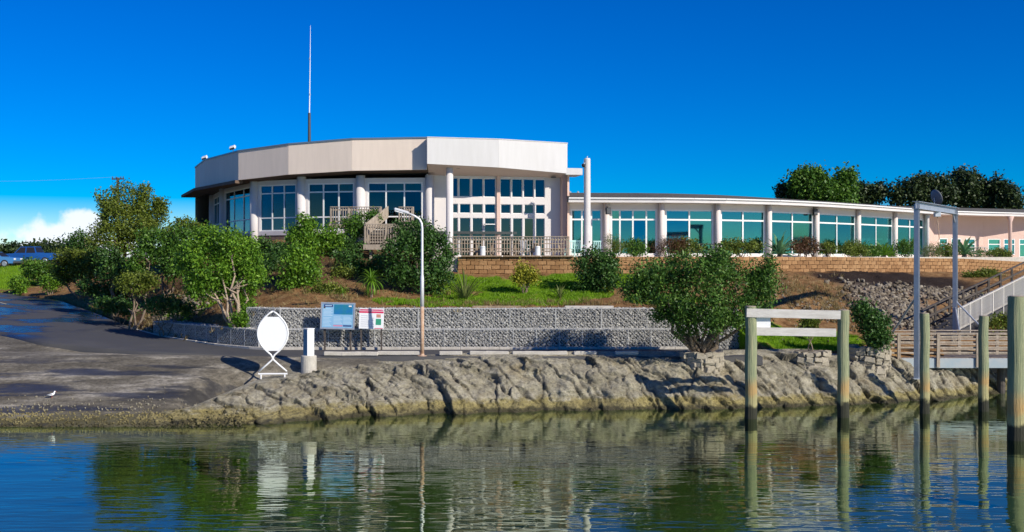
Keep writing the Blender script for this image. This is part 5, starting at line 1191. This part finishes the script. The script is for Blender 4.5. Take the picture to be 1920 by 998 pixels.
# stone planters and boulders on the bank
def planter(px, ytop, ybot, w_px, d, label, seed):
    u = d / FPX; zt = PZ(ytop, d); zb_ = PZ(ybot, d); r0 = w_px * u / 2; t = thing('stone_planter', label, 'planter', (PX(px, d), d + r0 * .6, zb_ - .3), 0, 'stone planters on the rock bank'); r = np.random.default_rng(seed); hh = zt - zb_ + .3
    MB().lathe([(r0 * .98, 0), (r0 * .9, hh - .06)], 18).build('core', 'rubble_stone', t)
    v, f = ico()
    sh = []
    for k in range(6):
        r2 = np.random.default_rng(seed * 10 + k); mb_ = MB().bbox(-.19, .19, -.16, .16, -.11, .11, .035); mb_.v = [tuple(np.array(v_) + r2.normal(0, .022, 3)) for v_ in mb_.v]; sh.append(mb_.mesh('stone', 'planter_stone'))
    z = .05
    while z < hh:
        n_ = int(2 * math.pi * r0 / .3)
        for i in range(n_):
            a = 2 * math.pi * (i + r.uniform(-.2, .2)) / n_
            if math.sin(a) > .45: continue
            s_ = r.uniform(.75, 1.25); link('stone', sh[r.integers(6)], t, Matrix.Translation((r0 * math.cos(a), r0 * math.sin(a), z + r.uniform(-.04, .04))) @ Matrix.Rotation(a + 1.57 + r.uniform(-.4, .4), 4, 'Z') @ Matrix.Rotation(r.uniform(-.25, .25), 4, 'Y') @ Matrix.Scale(s_, 4))
        z += .19
    return t, Vector((PX(px, d), d + r0 * .6, zt))
_, pl1 = planter(1523, 657, 696, 62, 45.0, 'rough stone planter holding a thin sapling behind the white boards', 5); _, pl2 = planter(1635, 652, 694, 62, 45.4, 'rough stone planter holding a dense bush by the steel frame', 6); _, pl3 = planter(1318, 660, 698, 64, 43.7, 'rough stone planter at the foot of the spreading tree', 7)
for i, (px, py, d, w_, h_, lab) in enumerate(((508, 757, 38.7, .75, .32, 'dark flat rock at the waterline below the fish sign'), (471, 762, 38.3, .34, .3, 'small dark rock left of the flat one below the fish sign'), (1500, 748, 41.6, .5, .5, 'dark leaning rock at the waterline between the two board piles'), (1255, 752, 41.1, .55, .5, 'blocky rock at the waterline under the spreading tree'), (1335, 750, 41.2, .5, .5, 'upright rock at the waterline left of the first pile'), (1690, 730, 43.0, .8, .45, 'broad rock at the waterline left of the slim pile'), (1812, 740, 44.6, .6, .4, 'low rock at the end of the bank near the bridge'), (872, 692, 43.6, .5, .4, 'dark split rock at the bank top right of the lamp base'))):
    boulder(px, py, d, w_, h_, lab, 20 + i)
# rubble on the right-hand slope, and leaf litter / twigs on the left bank
def scatter(n_, cx, cy, rx, ry, s0, s1, m_, name, label, seed, sink=.3):
    r = np.random.default_rng(seed); q = r.normal(size=(n_, 2)) * .5; q = np.clip(q, -1.3, 1.3); x = cx + q[:, 0] * rx; y = cy + q[:, 1] * ry; z = hgt(x, y); S = r.uniform(s0, s1, (n_, 3)) * np.array([1, 1, .75])
    me = stones_mesh(name, np.stack([x, y, z + S[:, 2] * (1 - sink)], 1), S, m_, r); o = link(name, me); tag(o, label, 'stones', None, 'stuff')
scatter(1000, 19.6, 54.4, 2.0, 3.8, .04, .2, 'rubble_stone', 'rubble', 'pale broken rubble on the slope left of the sloping path', 1); scatter(700, 24.2, 58.4, 3.6, 1.5, .04, .18, 'rubble_stone', 'rubble', 'pale rubble strip under the block wall right of the steel frame', 2)
scatter(500, -17.5, 55.5, 3.0, 3.0, .05, .16, 'rubble_stone', 'rubble', 'pale loose stones on the shaded left bank', 3)
scatter(400, 15.5, 52.5, 3.0, 3.5, .03, .1, 'rubble_stone', 'earth_clods', 'small clods on the brown earth bank', 4)
r = np.random.default_rng(77); n_ = 2600; x_ = r.uniform(-24, -9.5, n_); y_ = 37.5 + np.abs(r.normal(0, 1.0, n_)) + .25 * np.sin(x_ * 1.7); S = r.uniform(.015, .075, (n_, 3)) * r.uniform(.4, 1, (n_, 1)); z_ = .27 * (y_ - 38.45) + S[:, 2] * .4
o = link('pebbles', stones_mesh('pebbles', np.stack([x_, y_, z_], 1), S, 'rock', r)); tag(o, 'weedy pebbles along the water edge of the boat ramp', 'pebbles', None, 'stuff')
# grass blades
def grass(n_, regs, seed, h0=.06, h1=.16):
    r = np.random.default_rng(seed); pts = []
    for (cx, cy, rx, ry, wgt) in regs:
        k = int(n_ * wgt); a = r.uniform(0, 2 * math.pi, k); q = np.sqrt(r.random(k)); pts.append(np.stack([cx + rx * q * np.cos(a), cy + ry * q * np.sin(a)], 1))
    p = np.concatenate(pts); p = p[fbm(xyz(p[:, 0], p[:, 1], 3) * .8, 3) > -.28]; k = len(p); z = hgt(p[:, 0], p[:, 1]); z += .14 * fbm(xyz(p[:, 0], p[:, 1], 0) * .7, 4) - .01; a = r.uniform(0, 6.28, k); h = r.uniform(h0, h1, k); w_ = .012 + .01 * r.random(k); ln = r.normal(size=(k, 2)) * .04
    b = np.stack([p[:, 0], p[:, 1], z], 1); dx = np.stack([np.cos(a), np.sin(a), 0 * a], 1) * w_[:, None]; tip = b + np.stack([ln[:, 0], ln[:, 1], h], 1)
    V = np.stack([b - dx, b + dx, tip], 1).reshape(-1, 3); o = link('grass', np_mesh('grass', V, np.arange(3 * k).reshape(-1, 3), 'grass')); tag(o, 'short bright green grass on the garden slope and banks', 'grass', None, 'stuff')
grass(90000, [(.5, 53.2, 4.6, 4.2, .42), (4.6, 56, 3.8, 1.8, .14), (-3.4, 50.2, 3.2, 1.4, .1), (7.3, 50.4, 2.0, 1.6, .08), (-16.2, 55.5, 2.3, 1.7, .08), (12.9, 47.8, 3.6, 1.6, .18)], 5)
grass(15000, [(31, 57, 5, 3.5, 1)], 6, .2, .5)
grass(20000, [(-44, 90, 9, 8, 1)], 8, .1, .25)

def tufts(n_, cx, cy, rx, ry, seed, label):
    r = np.random.default_rng(seed); q = r.normal(size=(n_, 2)) * .5; c_ = np.stack([cx + q[:, 0] * rx, cy + q[:, 1] * ry], 1); k = 14; p = np.repeat(c_, k, 0) + r.normal(size=(n_ * k, 2)) * .07
    z = hgt(p[:, 0], p[:, 1]); h = r.uniform(.08, .3, len(p)); dx = r.normal(size=(len(p), 3)) * .01; dx[:, 2] = 0; b = np.stack([p[:, 0], p[:, 1], z], 1); tip = b + np.stack([r.normal(size=len(p)) * .12, r.normal(size=len(p)) * .12, h], 1)
    V = np.stack([b - dx, b + dx, tip], 1).reshape(-1, 3); o = link('dry_grass', np_mesh('dry_grass', V, np.arange(len(V)).reshape(-1, 3), 'leaf_dry')); tag(o, label, 'grass', None, 'stuff')
tufts(420, 15.2, 54.5, 3.2, 4.6, 31, 'dry straw-coloured grass tufts on the brown earth bank')
tufts(420, -10, 53, 6.5, 4.2, 32, 'dry straw-coloured grass tufts on the slope below the rotunda')
tufts(260, -18, 57, 4, 5, 33, 'dry straw-coloured grass tufts on the left bank')
tufts(200, 0, 49.6, 9, .9, 34, 'dry straw-coloured grass tufts along the gabion wall top')
# ------------------------------------------------------------------ vegetation
# left hill
plant('bushy_tree', 'tall bushy olive-green tree with bare inner branches left of the rotunda', 'tree', G(243, 66), [(240, 378, 46, 40), (218, 402, 34, 38, -.6), (276, 400, 28, 42, .5), (236, 448, 50, 36, -1.2), (270, 430, 36, 34, -.8), (297, 385, 10, 14, .4)], 66, .13, 9, 'leaf_olive', 'bark_pale', .14, 9, seed=3, ragged=.45, clump=(.7, 1.08, .18, .36))
plant('shrub', 'dark green bush behind the olive bushes on the left hill', 'bush', G(155, 86), [(152, 455, 24, 22), (168, 475, 26, 24)], 86, .16, 7, 'leaf_dark', seed=4, group='shrubs on the slope')
plant('shrub', 'olive spreading bush at the road bend below the dark bush', 'bush', G(150, 72), [(140, 492, 34, 32), (172, 505, 34, 36, -.5), (120, 510, 26, 28)], 72, .13, 9, 'leaf_olive', seed=5, group='shrubs on the slope')
plant('shrub', 'dark rounded bush on the grass hill by the pickup', 'bush', G(72, 84), [(70, 508, 36, 24), (92, 515, 24, 18)], 84, .15, 8, 'leaf_green', seed=6, group='shrubs on the slope')
plant('shrub', 'small bright round bush at the left end of the hill road', 'bush', G(37, 80), [(37, 535, 20, 17)], 80, .13, 12, 'leaf_bright', seed=7, group='shrubs on the slope')
plant('shrub', 'small bright bush beside the round one near the road bend', 'bush', G(94, 77), [(94, 531, 20, 17)], 77, .13, 12, 'leaf_bright', seed=8, group='shrubs on the slope')
plant('shrub', 'wide dark green shrub mass between the tall tree and the rotunda', 'bush', G(315, 60), [(300, 460, 40, 38), (345, 450, 38, 36), (330, 490, 48, 36, -.6), (275, 490, 34, 34, -.4)], 60, .13, 8, 'leaf_green', seed=9, group='shrubs on the slope')
plant('shrub', 'olive-brown bush against the left end of the rotunda', 'bush', G(352, 65), [(352, 432, 34, 20), (322, 440, 22, 18)], 65, .13, 9, 'leaf_olive', seed=10, group='shrubs on the slope')
plant('shrub', 'dark bush under the tall tree on the shaded bank', 'bush', G(215, 62), [(205, 500, 30, 40), (240, 520, 36, 34, -.5)], 62, .13, 8, 'leaf_dark', seed=11, group='shrubs on the slope')
plant('shrub', 'low feathery olive bush on the bank above the road shadow', 'bush', G(252, 55.5), [(252, 535, 36, 24), (275, 527, 20, 18)], 55.5, .11, 9, 'leaf_olive', seed=12, group='shrubs on the slope')
plant('leafy_tree', 'bright green leafy tree with pale forked trunks on the left gabion wall', 'tree', Vector((PX(442, 49.0), 49.0, 2.6)), [(420, 462, 58, 38), (395, 505, 50, 42, -.3), (452, 490, 44, 42, .3), (375, 540, 38, 32), (430, 535, 40, 30, .5), (470, 520, 26, 34), (350, 490, 26, 28, .3), (462, 575, 14, 18)], 49.6, .125, 13, 'leaf_bright', 'bark_pale', .11, 9, seed=13, wide=.55, clump=(.65, .98, .2, .4))
plant('shrub', 'low dark plants at the trunk foot of the bright leafy tree', 'bush', Vector((PX(455, 49), 49, 2.75)), [(453, 600, 18, 12)], 48.8, .1, 14, 'leaf_bright', seed=14, trunk=.04, group='shrubs on the slope')
plant('shrub', 'added dark shrub standing in for shadow low on the bank left of the bright leafy tree', 'bush', G(300, 52.6), [(298, 572, 32, 20), (340, 580, 26, 16)], 52.6, .12, 9, 'leaf_dark', seed=55, trunk=.05, group='shrubs on the slope')  # dark foliage added where the bank lies in black shadow
plant('shrub', 'dark shrub low on the bank right above the road bend', 'bush', G(228, 58), [(228, 578, 30, 18), (195, 572, 22, 16)], 58, .12, 9, 'leaf_dark', seed=56, trunk=.05, group='shrubs on the slope')
# below the rotunda
plant('shrub', 'fresh green shrub against the rotunda windows below the curtains', 'bush', G(592, 57.5), [(570, 430, 24, 26), (615, 452, 30, 28), (580, 462, 34, 28, -.4), (560, 445, 22, 22)], 57.5, .13, 10, 'leaf_bright', seed=15, group='shrubs on the slope')
plant('shrub', 'upright green shrub lower on the slope left of the cabbage tree', 'bush', G(562, 52.5), [(562, 490, 30, 30), (548, 520, 28, 30), (582, 515, 26, 28)], 52.5, .13, 10, 'leaf_bright', seed=16, group='shrubs on the slope')
plant('shrub', 'small green shrub growing through the timber balcony', 'bush', G(668, 58.6), [(665, 425, 26, 22), (690, 405, 18, 12, .6)], 58.6, .12, 10, 'leaf_green', seed=17, group='shrubs on the slope')
plant('shrub', 'large dark dense shrub behind the lamp post', 'bush', G(790, 52.6), [(782, 440, 46, 40), (815, 470, 36, 46), (760, 480, 40, 46, -.3), (800, 520, 46, 38), (750, 520, 26, 30)], 52.6, .12, 10, 'leaf_dark', seed=18, trunk=.12, group='shrubs on the slope')
plant('shrub', 'dry olive undergrowth on the slope under the stair landing', 'bush', G(640, 54), [(640, 520, 26, 22), (610, 540, 22, 12)], 54, .1, 8, 'leaf_olive', seed=19, trunk=.05, group='shrubs on the slope')
plant('shrub', 'dark shaded bush behind the bright leafy tree at the slope middle', 'bush', G(505, 55.5), [(505, 510, 26, 30), (490, 540, 20, 16)], 55.5, .12, 9, 'leaf_dark', seed=20, group='shrubs on the slope')
plant('shrub', 'dark ivy-like undergrowth on the slope below the left rotunda windows', 'bush', G(505, 60.5), [(500, 468, 34, 16), (540, 470, 26, 16)], 60.5, .12, 9, 'leaf_dark', seed=50, trunk=.05, group='shrubs on the slope')
plant('shrub', 'dark shaded shrub under the balcony left of the stair', 'bush', G(650, 57.5), [(650, 462, 28, 18), (625, 485, 24, 18)], 57.5, .12, 9, 'leaf_dark', seed=51, trunk=.05, group='shrubs on the slope')
plant('shrub', 'dark shrub in the shade under the stair landing', 'bush', G(715, 55.5), [(712, 500, 28, 24), (690, 515, 22, 18), (735, 525, 18, 20)], 55.5, .12, 9, 'leaf_dark', seed=52, trunk=.05, group='shrubs on the slope')
plant('shrub', 'dark hedge bush on the shaded bank at the road bend', 'bush', G(195, 64), [(192, 545, 26, 20), (225, 558, 24, 18), (165, 540, 20, 18)], 63, .12, 9, 'leaf_dark', seed=54, trunk=.05, group='shrubs on the slope')
plant('shrub', 'shaded undergrowth above the blue information board', 'bush', G(615, 51.5), [(612, 545, 24, 14), (640, 552, 18, 10), (590, 552, 16, 10)], 51.5, .1, 10, 'leaf_olive', seed=57, trunk=.04, group='shrubs on the slope')
plant('shrub', 'dark shrub between the fresh green shrub and the stair landing', 'bush', G(655, 55.2), [(655, 492, 26, 22), (668, 515, 24, 20)], 55.2, .12, 10, 'leaf_dark', seed=58, trunk=.05, group='shrubs on the slope')
plant('shrub', 'dark shrub right of the bright leafy tree below the rotunda base', 'bush', G(520, 57), [(515, 492, 28, 20), (535, 475, 22, 14)], 57, .12, 10, 'leaf_dark', seed=59, trunk=.05, group='shrubs on the slope')
# lawn
plant('shrub', 'yellow-leaved bush on the lawn below the terrace fence', 'bush', G(985, 52.6), [(985, 512, 20, 17), (975, 522, 12, 12), (997, 522, 10, 10)], 52.6, .10, 18, 'leaf_yellow', 'bark', .04, 6, seed=21, group='shrubs on the slope', ragged=.4)
plant('shrub', 'dark green round bush on the lawn right of the yellow bush', 'bush', G(1118, 53), [(1112, 500, 36, 32), (1130, 520, 34, 36, -.3), (1100, 535, 24, 24), (1140, 495, 24, 26)], 53, .12, 10, 'leaf_dark', seed=22, trunk=.1, group='shrubs on the slope')
plant('spreading_tree', 'wide spreading dark green tree leaning from the rocks over the gabion wall', 'tree', pl3 + Vector((0, 0, -.1)), [(1215, 520, 44, 40), (1270, 505, 46, 32, .5), (1320, 515, 50, 40, -.4), (1388, 530, 48, 44), (1432, 542, 34, 46, .3), (1250, 560, 46, 34, -.5), (1310, 575, 44, 30, -.8), (1375, 585, 44, 32, -.3), (1345, 495, 34, 24, .4), (1285, 605, 24, 20), (1422, 592, 24, 26), (1190, 545, 22, 24), (1345, 600, 34, 22, -.3), (1440, 520, 22, 30), (1255, 590, 26, 18)], 43.0, .125, 12, 'leaf_pohutu', 'bark', .12, 12, seed=23, wide=.45, depth=.7, clump=(.65, .98, .2, .4))
plant('shrub', 'dense dark bush growing out of the right stone planter', 'bush', pl2 + Vector((0, 0, -.1)), [(1635, 612, 30, 32), (1620, 590, 20, 26), (1648, 635, 22, 18)], 45.2, .12, 12, 'leaf_dark', seed=24, group='shrubs on the slope')
plant('sapling', 'thin pale sapling in the stone planter behind the white boards', 'sapling', pl1 + Vector((0, 0, -.1)), [(1516, 612, 10, 9), (1524, 600, 7, 7)], 45, .1, 9, 'leaf_olive', 'bark_pale', .03, 3, seed=25)
plant('shrub', 'bright low bush on the rubble under the block wall at far right', 'bush', G(1850, 66), [(1850, 517, 34, 9), (1822, 520, 18, 7)], 66, .1, 12, 'leaf_olive', seed=26, trunk=.04, group='shrubs on the slope')
plant('shrub', 'yellow-green scrub below the sloping path by the big pile', 'bush', Vector((PX(1875, 51.5), 51.5, 1.9)), [(1872, 612, 30, 18), (1895, 600, 18, 16)], 51.5, .1, 12, 'leaf_olive', seed=27, trunk=.04, group='shrubs on the slope')
# terrace planting along the wall top
def tplant(px, py, rx, ry, d, m_, label, seed, leaf=.1, dens=13, **k): plant('terrace_plant', label, 'plant', Vector((PX(px, d), d, TZ - .05)), [(px, py - 2, rx * 1.22, ry * 1.3)], d, leaf, dens, m_, trunk=.04, stems=4, group='plants along the terrace wall', seed=seed, **k)
tplant(1150, 465, 24, 15, 59.2, 'leaf_olive', 'grassy olive plant right of the white pillar', 30, wide=.2); tplant(1190, 468, 20, 12, 59.4, 'leaf_green', 'green plant below the doors of the wing', 31); tplant(1250, 464, 34, 15, 59.6, 'leaf_red', 'reddish brown bushy plant above the spreading tree', 32, wide=.25); tplant(1290, 466, 26, 14, 60, 'leaf_olive', 'brown-green plant right of the reddish one', 33)
tplant(1390, 466, 34, 11, 61.2, 'leaf_olive', 'low yellow-green hedge plant left of the first agave', 34); tplant(1512, 466, 24, 12, 65, 'leaf_red', 'brown-red plant right of the first agave', 35); tplant(1555, 468, 16, 9, 66.6, 'leaf_olive', 'round yellow-green plant by the dark table', 36); tplant(1600, 468, 26, 12, 68.8, 'leaf_olive', 'mixed low bush at the middle of the block wall', 37); tplant(1635, 471, 18, 10, 70, 'leaf_green', 'green clump left of the bright agaves', 38); tplant(1700, 467, 22, 13, 72, 'leaf_green', 'dark bush left of the steel frame', 39); tplant(1745, 474, 18, 10, 73.5, 'leaf_flax', 'pale grassy plant inside the steel frame', 40, wide=.2); tplant(1775, 473, 18, 12, 74.5, 'leaf_olive', 'bushy plant inside the steel frame beside the pale one', 41); tplant(1872, 481, 24, 9, 78, 'leaf_olive', 'low yellow-green bush at the far end of the wall', 42); tplant(1832, 480, 16, 9, 76.5, 'leaf_green', 'spiky green clump between the agave and the end bush', 43, wide=.2)
ag = blade_mesh('leaf', .95, .15, .5, 'leaf_agave'); ag2 = blade_mesh('leaf', .8, .13, .5, 'leaf_bright')
for (px, py, d, me, s_, lab) in ((1462, 470, 62.8, ag, 1.5, 'big grey-green agave spilling over the block wall'), (1658, 474, 71.2, ag2, 1.25, 'bright agave in front of the last wing windows, left one'), (1672, 475, 71.9, ag2, 1.1, 'bright agave in front of the last wing windows, right one'), (1808, 472, 76, ag, 1.6, 'agave with tall leaves right of the steel frame'), (1655, 462, 73, ag, 1.3, 'dark tall agave behind the bright pair')):
    t = thing('agave', lab, 'agave', (PX(px, d), d, TZ - .05), 0, 'agaves on the terrace'); t.scale = (s_,) * 3; rosette(t, me, 26, R(85), R(2), .12, seed=px); MB().lathe([(.1, -.1), (.12, .05), (.06, .2)], 10).build('stem', 'bark', t)
# flax, cabbage trees, small plants on the lawn
p = G(872, 51.2); t = thing('flax_bush', 'tall flax clump with arching sword leaves right of the dark shrub', 'flax', p, 0); fl = blade_mesh('leaf', 1.75, .075, .55, 'leaf_flax', 8); rosette(t, fl, 46, R(88), R(38), -.05, 5, (.55, 1.1), .12)
p = G(696, 51.0); t = thing('cabbage_tree', 'young cabbage tree with a mop of narrow green leaves on a thin trunk', 'cabbage tree', p, 0); hh = PZ(530, 51) - p.z
MB().tube([(0, 0, -.1), (.03, 0, hh * .5), (0, 0, hh + .1)], [.06, .05, .05], 9).build('trunk', 'bark_pale', t); cb_ = blade_mesh('leaf', .95, .05, 1.1, 'leaf_bright', 8); rosette(t, cb_, 80, R(88), R(-62), hh + .08, 9, (.75, 1.15), .04)
p = G(643, 50.3); t = thing('cabbage_tree', 'tiny cabbage tree seedling left of the taller one', 'cabbage tree', p, 0); MB().tube([(0, 0, -.1), (0, 0, .3)], .02, 7).build('trunk', 'bark_pale', t); c2 = blade_mesh('leaf', .35, .03, .9, 'leaf_bright'); rosette(t, c2, 24, R(85), R(-30), .3, 10)
p = G(1050, 51.3); t = thing('flax_bush', 'small pale spiky flax on the lawn left of the dark round bush', 'flax', p, 0); c3 = blade_mesh('leaf', .75, .08, .4, 'leaf_flax'); rosette(t, c3, 12, R(88), R(40), 0, 11)
# trees beyond the wing
for i, (label, lobes, d, m_) in enumerate((('low dark tree at the left end of the row behind the wing', [(1478, 360, 22, 16), (1500, 368, 22, 16)], 112, 'leaf_pine'), ('tallest round green tree in the row behind the wing', [(1525, 345, 30, 32), (1505, 345, 22, 24), (1548, 358, 24, 26, 1)], 110, 'leaf_green'), ('dark green tree right of the tallest one behind the wing', [(1582, 352, 22, 26), (1575, 372, 26, 20)], 112, 'leaf_green'), ('low brown-green tree before the gap behind the wing', [(1632, 366, 26, 18), (1612, 372, 20, 18)], 115, 'leaf_pine'), ('wide dark tree behind the satellite dish', [(1700, 362, 32, 24), (1735, 362, 34, 28), (1765, 358, 26, 28)], 114, 'leaf_pine'), ('tall dark pine in the row near the right edge', [(1820, 355, 34, 38), (1842, 365, 26, 30), (1800, 370, 26, 24)], 116, 'leaf_pine'), ('narrow dark pine at the right end of the row', [(1882, 365, 20, 28), (1898, 378, 18, 18)], 114, 'leaf_pine'))):
    px = lobes[0][0]; plant('background_tree', label, 'tree', Vector((PX(px, d), d, 5.0)), lobes, d, .30, 5.5, m_, seed=60 + i, trunk=.2, group='trees behind the wing', ragged=.4, clump=(.65, 1.0, .22, .4))
for i, (px, d, w_, h_) in enumerate(((8, 170, 16, 8), (34, 172, 16, 10), (60, 168, 18, 12), (86, 170, 16, 11), (112, 165, 18, 12), (140, 160, 18, 14))):
    plant('distant_tree', 'low dark distant tree on the skyline, number %s from the left edge' % ('one', 'two', 'three', 'four', 'five', 'six')[i], 'tree', Vector((PX(px, d), d, 4.0)), [(px, 479 - h_ * .4, w_, h_)], d, .5, 3.5, 'leaf_pine', seed=80 + i, trunk=.2, group='distant trees on the skyline')
